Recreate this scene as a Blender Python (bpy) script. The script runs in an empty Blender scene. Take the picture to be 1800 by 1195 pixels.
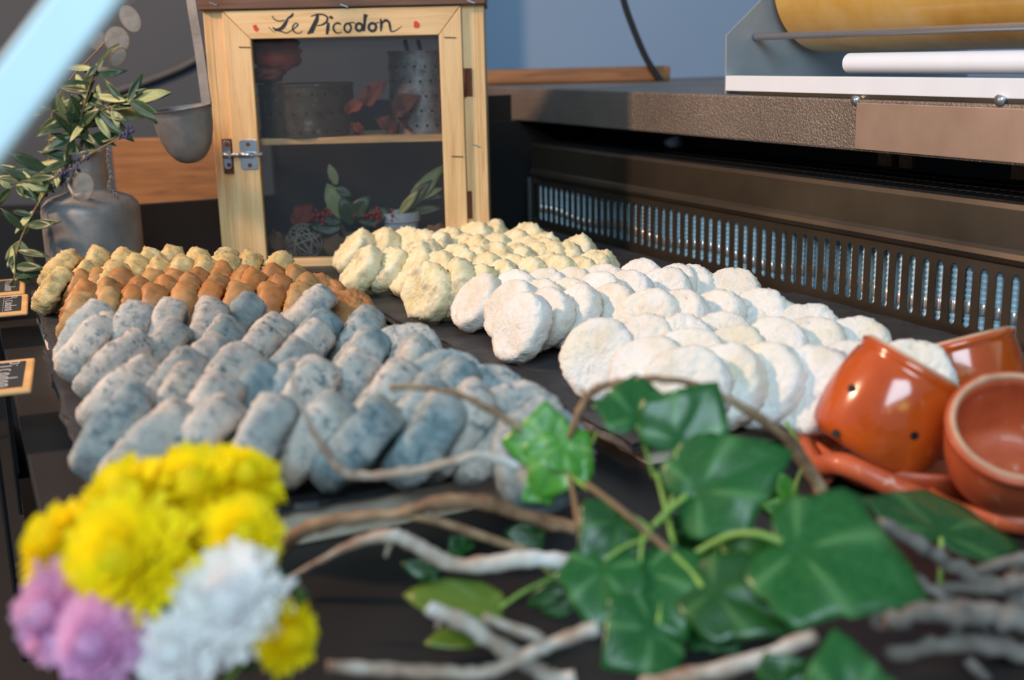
import bpy, math, random
from mathutils import Vector, Matrix, noise

# ------------------------------------------------------------------ camera
scene = bpy.context.scene
COL = scene.collection
FPX, PITCH, ROLL, CAMZ = 2050.0, math.radians(13.7), math.radians(1.3), 0.33
FW = Vector((0, math.cos(PITCH), -math.sin(PITCH)))
_u0 = Vector((0, math.sin(PITCH), math.cos(PITCH)))
_r0 = Vector((1, 0, 0))
RT = _r0 * math.cos(ROLL) - _u0 * math.sin(ROLL)
UP = _u0 * math.cos(ROLL) + _r0 * math.sin(ROLL)
CAM = Vector((0, 0, CAMZ))
cd = bpy.data.cameras.new('camera')
cam = bpy.data.objects.new('camera', cd)
COL.objects.link(cam)
cam.matrix_world = Matrix(((RT.x, UP.x, -FW.x, 0), (RT.y, UP.y, -FW.y, 0), (RT.z, UP.z, -FW.z, CAMZ), (0, 0, 0, 1)))
cd.sensor_width = 36.0
cd.lens = 36.0 * FPX / 1800.0
cd.clip_start = 0.02
cd.dof.use_dof = True
cd.dof.focus_distance = 1.27
cd.dof.aperture_fstop = 4.5
scene.camera = cam

# ------------------------------------------------------------------ light
w = bpy.data.worlds.new('world')
scene.world = w
w.use_nodes = True
bg = w.node_tree.nodes['Background']
bg.inputs[0].default_value = (0.44, 0.68, 0.95, 1)
bg.inputs[1].default_value = 0.25


def light(name, kind, loc, target, energy, color, size=0.1, size_y=None, spot=None):
    d = bpy.data.lights.new(name, kind)
    d.energy = energy
    d.color = color
    if kind == 'AREA':
        d.size = size
        if size_y:
            d.shape = 'RECTANGLE'
            d.size_y = size_y
    else:
        d.shadow_soft_size = size
    if kind == 'SPOT':
        d.spot_size = math.radians(spot)
        d.spot_blend = 0.5
    o = bpy.data.objects.new(name, d)
    COL.objects.link(o)
    o.location = loc
    o.rotation_euler = (Vector(target) - Vector(loc)).to_track_quat('-Z', 'Y').to_euler()
    return o


light('display_lamp', 'POINT', (-1.70, 0.95, 1.25), (0.0, 1.20, 0.08), 114, (1.0, 0.63, 0.41), 0.11)
light('window_daylight', 'AREA', (-0.35, -2.0, 2.1), (0.1, 1.1, 0.1), 66, (0.66, 0.87, 1.0), 1.8, 1.5)

vs = scene.view_settings
vs.view_transform = 'Standard'
vs.look = 'None'
vs.gamma = 1.0
vs.use_curve_mapping = False
vs.exposure = 0.68


# ------------------------------------------------------------------ pixel helpers (1800 x 1195 frame)
def ray(x, y):
    return FW * FPX + RT * (x - 900) + UP * (597.5 - y)


def atz(x, y, z):
    d = ray(x, y)
    return CAM + d * ((z - CAMZ) / d.z)


def aty(x, y, Y):
    d = ray(x, y)
    return CAM + d * (Y / d.y)


def atp(x, y, p0, n):
    d = ray(x, y)
    return CAM + d * ((p0 - CAM).dot(n) / d.dot(n))


AU = ray(-100, 118)
AU.z = 0
AU.normalize()                       # along the counter, away from the camera
AV = Vector((AU.y, -AU.x, 0))        # across the counter, to the right
P0 = atz(1295, 474, 0.05)
P0.z = 0


def cs(s, v, z):
    return P0 + AU * s + AV * v + Vector((0, 0, z))


def to_cs(p):
    q = p - P0
    return q.dot(AU), q.dot(AV), p.z


# ------------------------------------------------------------------ object helpers
WL = {}


def setp(o, label=None, cat=None, group=None, kind=None):
    if label:
        o['label'] = label
    if cat:
        o['category'] = cat
    if group:
        o['group'] = group
    if kind:
        o['kind'] = kind
    return o


def empty(name, loc, label, cat, group=None):
    o = bpy.data.objects.new(name, None)
    o.empty_display_size = 0.02
    COL.objects.link(o)
    o.location = loc
    WL[o.name] = Vector(loc)
    return setp(o, label, cat, group)


def link(name, me, loc, parent=None):
    o = bpy.data.objects.new(name, me)
    COL.objects.link(o)
    loc = Vector(loc)
    if parent is not None:
        o.parent = parent
        o.location = loc - WL[parent.name]
    else:
        o.location = loc
    WL[o.name] = loc
    return o


class MB:
    def __init__(s):
        s.v, s.f, s.uv = [], [], {}

    def add(s, vs_, fs_):
        b = len(s.v)
        s.v += [Vector(p) for p in vs_]
        s.f += [tuple(i + b for i in f) for f in fs_]
        return b

    def box(s, c, ax, ay, az):
        c, ax, ay, az = Vector(c), Vector(ax), Vector(ay), Vector(az)
        p = [c + ax * i + ay * j + az * k for k in (-1, 1) for j in (-1, 1) for i in (-1, 1)]
        s.add(p, [(0, 2, 3, 1), (4, 5, 7, 6), (0, 1, 5, 4), (2, 6, 7, 3), (0, 4, 6, 2), (1, 3, 7, 5)])

    def abox(s, x0, x1, y0, y1, z0, z1):
        s.box(((x0 + x1) / 2, (y0 + y1) / 2, (z0 + z1) / 2), ((x1 - x0) / 2, 0, 0), (0, (y1 - y0) / 2, 0), (0, 0, (z1 - z0) / 2))

    def cbox(s, s0, s1, v0, v1, z0, z1):
        s.box(cs((s0 + s1) / 2, (v0 + v1) / 2, (z0 + z1) / 2), AV * ((v1 - v0) / 2), AU * ((s1 - s0) / 2), (0, 0, (z1 - z0) / 2))

    def prism(s, pts, d):
        n = len(pts)
        d = Vector(d)
        s.add([Vector(p) for p in pts] + [Vector(p) + d for p in pts],
              [tuple(range(n - 1, -1, -1)), tuple(range(n, 2 * n))] + [(i, (i + 1) % n, n + (i + 1) % n, n + i) for i in range(n)])

    def tube(s, pts, rad, seg=10, cap=True):
        pts = [Vector(p) for p in pts]
        n = len(pts)
        if not isinstance(rad, (list, tuple)):
            rad = [rad] * n
        b = len(s.v)
        t0 = (pts[1] - pts[0]).normalized()
        nrm = t0.orthogonal().normalized()
        for i in range(n):
            t = (pts[min(i + 1, n - 1)] - pts[max(i - 1, 0)]).normalized()
            nrm = (nrm - t * nrm.dot(t)).normalized()
            bn = t.cross(nrm)
            for k in range(seg):
                a = 2 * math.pi * k / seg
                s.v.append(pts[i] + (nrm * math.cos(a) + bn * math.sin(a)) * rad[i])
        for i in range(n - 1):
            for k in range(seg):
                a, c = b + i * seg + k, b + i * seg + (k + 1) % seg
                s.f.append((a, c, c + seg, a + seg))
        if cap:
            s.f.append(tuple(b + k for k in range(seg - 1, -1, -1)))
            s.f.append(tuple(b + (n - 1) * seg + k for k in range(seg)))

    def lathe(s, prof, seg=40, M=None, cap=True):
        b = len(s.v)
        M = M or Matrix.Identity(4)
        n = len(prof)
        for r, z in prof:
            for k in range(seg):
                a = 2 * math.pi * k / seg
                s.v.append(M @ Vector((r * math.cos(a), r * math.sin(a), z)))
        for i in range(n - 1):
            for k in range(seg):
                a, c = b + i * seg + k, b + i * seg + (k + 1) % seg
                s.f.append((a, c, c + seg, a + seg))
        if cap:
            s.f.append(tuple(b + k for k in range(seg - 1, -1, -1)))
            s.f.append(tuple(b + (n - 1) * seg + k for k in range(seg)))

    def mesh(s, name, mat, smooth=False, origin=None):
        if origin is None:
            lo = [min(p[i] for p in s.v) for i in range(3)]
            hi = [max(p[i] for p in s.v) for i in range(3)]
            origin = Vector(((lo[0] + hi[0]) / 2, (lo[1] + hi[1]) / 2, lo[2]))
        me = bpy.data.meshes.new(name)
        me.from_pydata([p - origin for p in s.v], [], s.f)
        me.materials.append(mat)
        if smooth:
            me.polygons.foreach_set('use_smooth', [True] * len(me.polygons))
        if s.uv:
            ul = me.uv_layers.new(name='uv')
            for l in me.loops:
                ul.data[l.index].uv = s.uv.get(l.vertex_index, (0, 0))
        me.update()
        return me, origin

    def build(s, name, mat, parent=None, smooth=False, bevel=0, kind=None, auto=False):
        me, org = s.mesh(name, mat, smooth or auto)
        o = link(name, me, org, parent)
        if bevel:
            m = o.modifiers.new('bevel', 'BEVEL')
            m.width = bevel
            m.segments = 2
            m.limit_method = 'ANGLE'
        if auto:
            me.set_sharp_from_angle(angle=math.radians(38))
        if kind:
            o['kind'] = kind
        return o


def spline(pts, n=6):
    """Catmull-Rom through points of any dimension"""
    P = [list(p) for p in pts]
    if len(P) < 3:
        return [tuple(p) for p in P]
    out = []
    for i in range(len(P) - 1):
        a, b, c, d = P[max(i - 1, 0)], P[i], P[i + 1], P[min(i + 2, len(P) - 1)]
        for k in range(n):
            t = k / n
            out.append(tuple(0.5 * (2 * b[j] + (c[j] - a[j]) * t + (2 * a[j] - 5 * b[j] + 4 * c[j] - d[j]) * t * t +
                                    (3 * b[j] - a[j] - 3 * c[j] + d[j]) * t ** 3) for j in range(len(b))))
    out.append(tuple(P[-1]))
    return out


# ------------------------------------------------------------------ materials
def srgb(r, g, b):
    f = lambda c: (c / 255 / 12.92) if c / 255 <= 0.04045 else ((c / 255 + 0.055) / 1.055) ** 2.4
    return (f(r), f(g), f(b), 1)


class Mat:
    def __init__(s, name, col=(0.5, 0.5, 0.5, 1), rough=0.5, metal=0.0, coat=0.0, spec=0.5, coord='Object'):
        s.m = bpy.data.materials.new(name)
        s.m.use_nodes = True
        s.nt = s.m.node_tree
        s.b = s.nt.nodes['Principled BSDF']
        s.b.inputs['Base Color'].default_value = col
        s.b.inputs['Roughness'].default_value = rough
        s.b.inputs['Metallic'].default_value = metal
        s.b.inputs['Coat Weight'].default_value = coat
        s.b.inputs['Specular IOR Level'].default_value = spec
        tc = s.n('ShaderNodeTexCoord')
        s.co = tc.outputs[coord]
        s.tc = tc

    def n(s, t, **kw):
        nd = s.nt.nodes.new(t)
        for k, v in kw.items():
            setattr(nd, k, v)
        return nd

    def l(s, a, b):
        s.nt.links.new(a, b)

    def rnd(s):
        """object coordinates shifted by a random amount for each object"""
        oi = s.n('ShaderNodeObjectInfo')
        m = s.n('ShaderNodeMath', operation='MULTIPLY')
        m.inputs[1].default_value = 37.0
        s.l(oi.outputs['Random'], m.inputs[0])
        a = s.n('ShaderNodeVectorMath', operation='ADD')
        s.l(s.co, a.inputs[0])
        s.l(m.outputs[0], a.inputs[1])
        s.co = a.outputs[0]
        s.orand = oi.outputs['Random']
        return s

    def scale(s, x, y, z):
        mp = s.n('ShaderNodeMapping')
        mp.inputs['Scale'].default_value = (x, y, z)
        s.l(s.co, mp.inputs['Vector'])
        return mp.outputs[0]

    def noise(s, sc, det=4, rough=0.55, co=None, dist=0.0):
        nd = s.n('ShaderNodeTexNoise')
        nd.inputs['Scale'].default_value = sc
        nd.inputs['Detail'].default_value = det
        nd.inputs['Roughness'].default_value = rough
        nd.inputs['Distortion'].default_value = dist
        s.l(co or s.co, nd.inputs['Vector'])
        return nd.outputs['Fac']

    def vor(s, sc, co=None, feature='F1'):
        nd = s.n('ShaderNodeTexVoronoi', feature=feature)
        nd.inputs['Scale'].default_value = sc
        s.l(co or s.co, nd.inputs['Vector'])
        return nd.outputs['Distance']

    def ramp(s, fac, stops):
        r = s.n('ShaderNodeValToRGB')
        e = r.color_ramp.elements
        while len(e) < len(stops):
            e.new(0.5)
        for el, (p, c) in zip(e, stops):
            el.position = p
            el.color = c if len(c) == 4 else (*c, 1)
        s.l(fac, r.inputs[0])
        return r.outputs[0]

    def mix(s, fac, a, b, blend='MIX'):
        m = s.n('ShaderNodeMix', data_type='RGBA', blend_type=blend)
        for val, idx in ((fac, 0), (a, 6), (b, 7)):
            if hasattr(val, 'is_output') or isinstance(val, bpy.types.NodeSocket):
                s.l(val, m.inputs[idx])
            else:
                m.inputs[idx].default_value = val
        return m.outputs[2]

    def col(s, sock):
        s.l(sock, s.b.inputs['Base Color'])
        return s

    def bump(s, h, strength=0.4, dist=0.002):
        bp = s.n('ShaderNodeBump')
        bp.inputs['Strength'].default_value = strength
        bp.inputs['Distance'].default_value = dist
        s.l(h, bp.inputs['Height'])
        if s.b.inputs['Normal'].is_linked:
            s.l(s.b.inputs['Normal'].links[0].from_socket, bp.inputs['Normal'])
        s.l(bp.outputs[0], s.b.inputs['Normal'])
        return s

    def rough(s, fac, a, b):
        mr = s.n('ShaderNodeMapRange')
        mr.inputs['To Min'].default_value = a
        mr.inputs['To Max'].default_value = b
        s.l(fac, mr.inputs[0])
        s.l(mr.outputs[0], s.b.inputs['Roughness'])
        return s


M = {}


def simple(key, c, rough=0.5, metal=0.0, coat=0.0, var=0.15, sc=30, bump=0.0, bsc=200, bd=0.001):
    m = Mat(key, c, rough, metal, coat)
    d = tuple(x * (1 - var) for x in c[:3]) + (1,)
    l_ = tuple(min(1, x * (1 + var)) for x in c[:3]) + (1,)
    m.col(m.ramp(m.noise(sc), [(0.3, d), (0.7, l_)]))
    if bump:
        m.bump(m.noise(bsc, 5), bump, bd)
    M[key] = m.m
    return m


# slate
m = Mat('slate', srgb(52, 52, 54), 0.5)
m.col(m.ramp(m.noise(25, 8, 0.65), [(0.25, srgb(30, 30, 32)), (0.55, srgb(50, 50, 53)), (0.8, srgb(74, 72, 72))]))
m.bump(m.noise(60, 8, 0.6), 0.5, 0.002)
m.rough(m.noise(40), 0.35, 0.65)
M['slate'] = m.m
# dark satin metal of the counter
m = Mat('deck', srgb(38, 36, 36), 0.5, 0.2)
m.col(m.ramp(m.noise(9, 5), [(0.3, srgb(33, 31, 31)), (0.7, srgb(44, 42, 42))]))
m.bump(m.noise(1.0, 3, 0.5, m.scale(400, 30, 30)), 0.05, 0.0005)
M['deck'] = m.m
simple('black_plastic', srgb(20, 20, 22), 0.45, var=0.25)
simple('void_black', srgb(9, 9, 10), 0.7, var=0.2)
simple('beige_board', srgb(216, 200, 178), 0.6, var=0.08, sc=12, bump=0.1)
# brushed dark steel
m = Mat('panel_steel', srgb(104, 94, 82), 0.34, 0.85)
m.col(m.ramp(m.noise(6, 4), [(0.3, srgb(88, 79, 69)), (0.7, srgb(120, 108, 93))]))
m.bump(m.noise(8, 3, 0.6, m.scale(6, 6, 160)), 0.08, 0.0006)
M['panel_steel'] = m.m
# hammered steel
m = Mat('hammered_steel', srgb(158, 142, 132), 0.42, 0.6)
m.col(m.ramp(m.noise(5, 3), [(0.3, srgb(122, 112, 104)), (0.7, srgb(150, 140, 130))]))
nz = m.noise(400, 2, 0.5, dist=0.6)
m.bump(nz, 0.9, 0.0022)
M['hammered_steel'] = m.m
m = Mat('satin_steel', srgb(178, 156, 140), 0.5, 0.75)
m.col(m.ramp(m.noise(14, 5), [(0.3, srgb(166, 144, 128)), (0.7, srgb(188, 166, 150))]))
m.bump(m.noise(10, 6, 0.6, m.scale(20, 20, 200)), 0.06, 0.0005)
M['satin_steel'] = m.m
simple('plate_steel', srgb(158, 164, 168), 0.42, 0.3, var=0.08, sc=20)
simple('chrome', srgb(205, 205, 208), 0.22, 0.75, var=0.04)
simple('zinc', srgb(190, 194, 198), 0.28, 0.95, var=0.1, sc=60)
simple('rust', srgb(96, 48, 26), 0.8, 0.1, var=0.35, sc=160, bump=0.3)
simple('white_plastic', srgb(228, 232, 238), 0.35, var=0.02)
simple('black_cable', srgb(18, 18, 20), 0.4, var=0.1)
simple('grey_cable', srgb(84, 82, 80), 0.6, var=0.1)
simple('coil_blue', srgb(196, 222, 238), 0.4, 0.15, var=0.22, sc=70, bump=0.4, bsc=160)
simple('coil_tube', srgb(214, 206, 200), 0.3, 0.7, var=0.15, sc=60)
simple('wall_blue', srgb(134, 158, 184), 0.6, var=0.04, sc=2.0, bump=0.05, bsc=90)
simple('wall_grey', srgb(66, 70, 76), 0.7, var=0.06, sc=2.0, bump=0.05, bsc=90)
simple('floor', srgb(60, 56, 52), 0.6, var=0.15, sc=4)
simple('frame_blue', srgb(226, 246, 250), 0.4, 0.0, var=0.03)
simple('frame_grey', srgb(120, 118, 112), 0.45, 0.5, var=0.06)
# aluminium of the can and the ladle
m = Mat('aluminium', srgb(130, 130, 134), 0.5, 0.55)
m.col(m.ramp(m.noise(14, 6, 0.6), [(0.25, srgb(98, 96, 94)), (0.55, srgb(140, 137, 134)), (0.8, srgb(170, 166, 162))]))
m.rough(m.noise(25, 5), 0.42, 0.7)
m.bump(m.noise(35, 3), 0.12, 0.003)
M['aluminium'] = m.m
m = Mat('tin', srgb(150, 150, 148), 0.4, 0.85)
m.col(m.ramp(m.noise(60, 7, 0.7), [(0.3, srgb(70, 62, 56)), (0.5, srgb(138, 137, 136)), (0.75, srgb(176, 176, 176))]))
m.rough(m.noise(50, 5), 0.3, 0.65)
M['tin'] = m.m
m = Mat('tin_dark', srgb(78, 70, 60), 0.55, 0.6)
m.col(m.ramp(m.noise(40, 7, 0.7), [(0.35, srgb(62, 54, 46)), (0.6, srgb(92, 82, 70)), (0.8, srgb(170, 168, 166))]))
M['tin_dark'] = m.m


def wood(key, c0, c1, c2, sx, sy, sz, rough=0.5, knots=0.0):
    m = Mat(key, c1, rough)
    g = m.noise(1.0, 5, 0.6, m.scale(sx, sy, sz), 0.8)
    big = m.noise(5, 2)
    c = m.ramp(g, [(0.3, c0), (0.5, c1), (0.72, c2)])
    m.col(m.mix(m.ramp(big, [(0.45, (0, 0, 0, 1)), (0.75, (0.6, 0.6, 0.6, 1))]), c, c0))
    m.bump(g, 0.08, 0.0008)
    M[key] = m.m


PINE = (srgb(196, 148, 92), srgb(220, 180, 126), srgb(230, 194, 144))
wood('pine_up', *PINE, 130, 60, 7)
wood('pine_across', *PINE, 7, 60, 130)
wood('dark_wood', srgb(82, 50, 30), srgb(112, 72, 46), srgb(132, 88, 58), 8, 50, 120)
wood('plank_wood', srgb(112, 70, 34), srgb(142, 92, 46), srgb(160, 108, 58), 8, 50, 120)
wood('tag_wood', srgb(190, 140, 82), srgb(212, 164, 104), srgb(222, 178, 120), 60, 12, 60)
simple('chalkboard', srgb(38, 40, 42), 0.7, var=0.15, sc=80)
simple('chalk', srgb(206, 206, 204), 0.9, var=0.08, sc=300)
simple('ink', srgb(22, 20, 20), 0.6, var=0.1)
simple('red_paint', srgb(206, 50, 22), 0.5, var=0.12, sc=200)
# cheese rinds
m = Mat('white_rind', srgb(236, 228, 214), 0.85, spec=0.25).rnd()
c = m.ramp(m.noise(24, 4), [(0.3, srgb(216, 206, 186)), (0.5, srgb(226, 221, 212)), (0.7, srgb(232, 229, 224))])
c = m.mix(m.ramp(m.noise(14, 2), [(0.55, (0, 0, 0, 1)), (0.8, (0.55, 0.55, 0.55, 1))]), c, srgb(226, 214, 172))
m.col(c)
wr = m.n('ShaderNodeTexVoronoi', feature='DISTANCE_TO_EDGE')
wr.inputs['Scale'].default_value = 190
sw = m.n('ShaderNodeVectorMath', operation='ADD')
nv = m.n('ShaderNodeTexNoise')
nv.inputs['Scale'].default_value = 90
sc_ = m.n('ShaderNodeVectorMath', operation='SCALE')
sc_.inputs['Scale'].default_value = 0.012
m.l(m.co, nv.inputs['Vector'])
m.l(nv.outputs['Color'], sc_.inputs[0])
m.l(m.co, sw.inputs[0])
m.l(sc_.outputs[0], sw.inputs[1])
m.l(sw.outputs[0], wr.inputs['Vector'])
m.bump(wr.outputs['Distance'], 0.3, 0.003)
m.bump(m.noise(170, 6, 0.65, dist=2.0), 0.6, 0.0022)
M['white_rind'] = m.m

m = Mat('yellow_rind', srgb(220, 198, 140), 0.8, spec=0.25).rnd()
c = m.ramp(m.noise(45, 6, 0.65), [(0.25, srgb(190, 170, 124)), (0.42, srgb(222, 206, 162)), (0.6, srgb(232, 222, 186)), (0.8, srgb(236, 230, 208))])
c = m.mix(m.ramp(m.noise(30, 3), [(0.58, (0, 0, 0, 1)), (0.75, (0.6, 0.6, 0.6, 1))]), c, srgb(214, 194, 112))
c = m.mix(m.ramp(m.noise(38, 4), [(0.56, (0, 0, 0, 1)), (0.68, (0.6, 0.6, 0.6, 1))]), c, srgb(146, 140, 130))
m.col(c)
m.bump(m.noise(120, 8, 0.7), 0.7, 0.003)
M['yellow_rind'] = m.m

m = Mat('brown_rind', srgb(186, 124, 64), 0.5, spec=0.4).rnd()
c = m.ramp(m.noise(40, 6, 0.6), [(0.25, srgb(126, 78, 40)), (0.5, srgb(170, 118, 68)), (0.75, srgb(202, 158, 108))])
c = m.mix(m.ramp(m.noise(60, 4), [(0.62, (0, 0, 0, 1)), (0.7, (0.7, 0.7, 0.7, 1))]), c, srgb(206, 188, 160))
oi = m.ramp(m.orand, [(0.0, srgb(126, 86, 48)), (0.3, srgb(192, 122, 60)), (0.55, srgb(176, 146, 98)), (0.8, srgb(158, 100, 50)), (1.0, srgb(196, 166, 112))])
c = m.mix(0.5, c, oi)
c = m.mix(m.ramp(m.noise(120, 6, 0.7), [(0.55, (0, 0, 0, 1)), (0.7, (0.6, 0.6, 0.6, 1))]), c, srgb(112, 74, 44))
m.col(c)
m.bump(m.noise(110, 7, 0.65), 0.5, 0.002)
M['brown_rind'] = m.m

m = Mat('cream_rind', srgb(206, 180, 128), 0.85, spec=0.2).rnd()
c = m.ramp(m.noise(50, 6, 0.65), [(0.25, srgb(158, 130, 84)), (0.5, srgb(206, 178, 122)), (0.75, srgb(226, 206, 156))])
c = m.mix(m.ramp(m.noise(55, 5, 0.7), [(0.58, (0, 0, 0, 1)), (0.7, (0.8, 0.8, 0.8, 1))]), c, srgb(112, 104, 94))
m.col(c)
m.bump(m.noise(130, 8, 0.7), 0.8, 0.003)
M['cream_rind'] = m.m

m = Mat('blue_rind', srgb(190, 190, 186), 0.9, spec=0.2).rnd()
c = m.ramp(m.noise(30, 6, 0.65), [(0.25, srgb(166, 164, 158)), (0.5, srgb(204, 194, 182)), (0.75, srgb(224, 212, 198))])
teal = m.ramp(m.noise(60, 5, 0.6), [(0.3, srgb(98, 122, 128)), (0.55, srgb(142, 158, 160)), (0.8, srgb(184, 190, 188))])
# how far the bloom has gone over to teal differs from cheese to cheese
off = m.n('ShaderNodeMath', operation='MULTIPLY_ADD')
off.inputs[1].default_value = 0.34
m.l(m.orand, off.inputs[0])
m.l(m.noise(17, 4, 0.6), off.inputs[2])
wide = m.ramp(off.outputs[0], [(0.58, (0, 0, 0, 1)), (0.86, (1, 1, 1, 1))])
c = m.mix(wide, c, teal)
spot_ = m.ramp(m.noise(150, 5, 0.65), [(0.5, (0, 0, 0, 1)), (0.64, (0.85, 0.85, 0.85, 1))])
patch = m.ramp(m.noise(24, 2), [(0.38, (0.25, 0.25, 0.25, 1)), (0.58, (1, 1, 1, 1))])
c = m.mix(m.mix(1.0, spot_, patch, 'MULTIPLY'), c, srgb(78, 100, 110))
tan = m.ramp(m.noise(19, 3, co=m.scale(1, 1.3, 0.8)), [(0.6, (0, 0, 0, 1)), (0.72, (0.55, 0.55, 0.55, 1))])
c = m.mix(tan, c, srgb(186, 162, 130))
m.col(c)
m.bump(m.noise(45, 4, 0.6), 0.5, 0.004)
m.bump(m.noise(190, 7, 0.7), 0.7, 0.002)
M['blue_rind'] = m.m
# glazed terracotta
m = Mat('glazed_clay', srgb(190, 82, 24), 0.18, coat=0.6)
c = m.ramp(m.noise(18, 5), [(0.3, srgb(168, 66, 18)), (0.6, srgb(192, 84, 26)), (0.8, srgb(204, 100, 36))])
c = m.mix(m.ramp(m.noise(30, 4), [(0.66, (0, 0, 0, 1)), (0.72, (0.75, 0.75, 0.75, 1))]), c, srgb(214, 144, 54))
m.col(c)
m.bump(m.noise(40, 3), 0.08, 0.002)
M['glazed_clay'] = m.m
m = Mat('raw_clay', srgb(184, 84, 44), 0.55, coat=0.15)
c = m.ramp(m.noise(30, 6, 0.65), [(0.3, srgb(160, 66, 34)), (0.6, srgb(190, 90, 50)), (0.8, srgb(198, 108, 72))])
c = m.mix(m.ramp(m.noise(60, 5), [(0.64, (0, 0, 0, 1)), (0.7, (0.7, 0.7, 0.7, 1))]), c, srgb(196, 168, 150))
m.col(c)
m.bump(m.noise(90, 5), 0.2, 0.001)
M['raw_clay'] = m.m
simple('clay_rim', srgb(190, 150, 120), 0.6, var=0.2, sc=90)
# plants

def leafmat(key, dark, light_, vein, rough=0.32, veins=5, trans=0.25):
    m = Mat(key, dark, rough)
    uvn = m.n('ShaderNodeUVMap')
    uvn.uv_map = 'uv'
    sep = m.n('ShaderNodeSeparateXYZ')
    m.l(uvn.outputs[0], sep.inputs[0])
    base = m.ramp(m.noise(26, 4), [(0.3, dark), (0.7, light_)])
    # veins fan out from the leaf base: u is the angle, v the distance from the base
    mu = m.n('ShaderNodeMath', operation='MULTIPLY')
    mu.inputs[1].default_value = veins
    m.l(sep.outputs[0], mu.inputs[0])
    pp = m.n('ShaderNodeMath', operation='PINGPONG')
    pp.inputs[1].default_value = 0.5
    m.l(mu.outputs[0], pp.inputs[0])
    vfac = m.ramp(pp.outputs[0], [(0.0, (0.75, 0.75, 0.75, 1)), (0.10, (0.2, 0.2, 0.2, 1)), (0.2, (0, 0, 0, 1))])
    far = m.ramp(sep.outputs[1], [(0.12, (0, 0, 0, 1)), (0.3, (1, 1, 1, 1))])
    vfac = m.mix(1.0, vfac, far, 'MULTIPLY')
    m.col(m.mix(vfac, base, vein))
    m.bump(vfac, 0.2, 0.0008)
    tr = m.n('ShaderNodeBsdfTranslucent')
    tr.inputs[0].default_value = (light_[0] * 1.6, light_[1] * 1.6, light_[2], 1)
    ms = m.n('ShaderNodeMixShader')
    ms.inputs[0].default_value = trans
    out = m.nt.nodes['Material Output']
    m.l(m.b.outputs[0], ms.inputs[1])
    m.l(tr.outputs[0], ms.inputs[2])
    m.l(ms.outputs[0], out.inputs[0])
    M[key] = m.m


leafmat('ivy_mid', srgb(30, 84, 36), srgb(50, 112, 52), srgb(100, 150, 90))
leafmat('ivy_dark', srgb(26, 66, 26), srgb(40, 88, 36), srgb(80, 120, 64), trans=0.12)
leafmat('ivy_bright', srgb(66, 138, 44), srgb(96, 164, 62), srgb(148, 190, 100))
leafmat('ivy_olive', srgb(84, 108, 34), srgb(104, 128, 44), srgb(120, 142, 70))
leafmat('olive_leaf', srgb(44, 62, 36), srgb(64, 84, 48), srgb(96, 112, 70), 0.4, 1, 0.1)
leafmat('olive_leaf_pale', srgb(140, 148, 96), srgb(164, 168, 116), srgb(176, 180, 130), 0.5, 1, 0.1)
simple('green_stem', srgb(122, 156, 66), 0.5, var=0.12)
simple('brown_stem', srgb(128, 98, 66), 0.7, var=0.2)
m = Mat('weathered_twig', srgb(180, 168, 152), 0.75)
c = m.ramp(m.noise(26, 4), [(0.34, srgb(128, 84, 54)), (0.46, srgb(170, 150, 132)), (0.6, srgb(200, 192, 182)), (0.8, srgb(216, 212, 206))])
m.col(c)
m.bump(m.noise(120, 5), 0.4, 0.002)
M['weathered_twig'] = m.m
m = Mat('brown_twig', srgb(130, 100, 74), 0.8)
c = m.ramp(m.noise(40, 5), [(0.3, srgb(84, 56, 36)), (0.5, srgb(140, 108, 78)), (0.75, srgb(186, 160, 126))])
m.col(c)
m.bump(m.noise(160, 6), 0.6, 0.002)
M['brown_twig'] = m.m
m = Mat('grey_twig', srgb(128, 120, 112), 0.85)
c = m.ramp(m.noise(40, 5), [(0.3, srgb(72, 62, 54)), (0.5, srgb(116, 106, 98)), (0.75, srgb(150, 142, 134))])
m.col(c)
m.bump(m.noise(160, 6), 0.6, 0.002)
M['grey_twig'] = m.m


def petal(key, c0, c1, tr=0.42):
    m = Mat(key, c1, 0.6, spec=0.2)
    m.col(m.ramp(m.noise(60, 3), [(0.3, c0), (0.65, c1)]))
    t = m.n('ShaderNodeBsdfTranslucent')
    t.inputs[0].default_value = c1
    ms = m.n('ShaderNodeMixShader')
    ms.inputs[0].default_value = tr
    m.l(m.b.outputs[0], ms.inputs[1])
    m.l(t.outputs[0], ms.inputs[2])
    m.l(ms.outputs[0], m.nt.nodes['Material Output'].inputs[0])
    M[key] = m.m


petal('petal_yellow', srgb(246, 214, 8), srgb(255, 240, 30))
petal('petal_white', srgb(238, 234, 232), srgb(252, 250, 248))
petal('petal_pink', srgb(222, 154, 204), srgb(240, 196, 226))
simple('lavender', srgb(66, 62, 92), 0.8, var=0.25, sc=200)
simple('dried_red', srgb(92, 46, 38), 0.75, var=0.3, sc=60, bump=0.4)
simple('dried_bright', srgb(124, 50, 36), 0.7, var=0.2, sc=60, bump=0.3)
simple('dried_brown', srgb(132, 96, 66), 0.8, var=0.25, sc=60, bump=0.4)
simple('red_cloth', srgb(150, 46, 22), 0.85, var=0.3, sc=25, bump=0.4, bsc=120)
simple('berry', srgb(170, 36, 28), 0.3, var=0.15)
simple('ceramic', srgb(198, 206, 214), 0.3, var=0.03)
simple('wicker', srgb(150, 142, 130), 0.8, var=0.2)
m = Mat('honesty', srgb(186, 170, 150), 0.45)
m.col(m.ramp(m.noise(60, 4), [(0.3, srgb(160, 142, 122)), (0.7, srgb(206, 194, 178))]))
tr = m.n('ShaderNodeBsdfTransparent')
ms = m.n('ShaderNodeMixShader')
ms.inputs[0].default_value = 0.55
m.l(m.b.outputs[0], ms.inputs[1])
m.l(tr.outputs[0], ms.inputs[2])
m.l(ms.outputs[0], m.nt.nodes['Material Output'].inputs[0])
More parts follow.
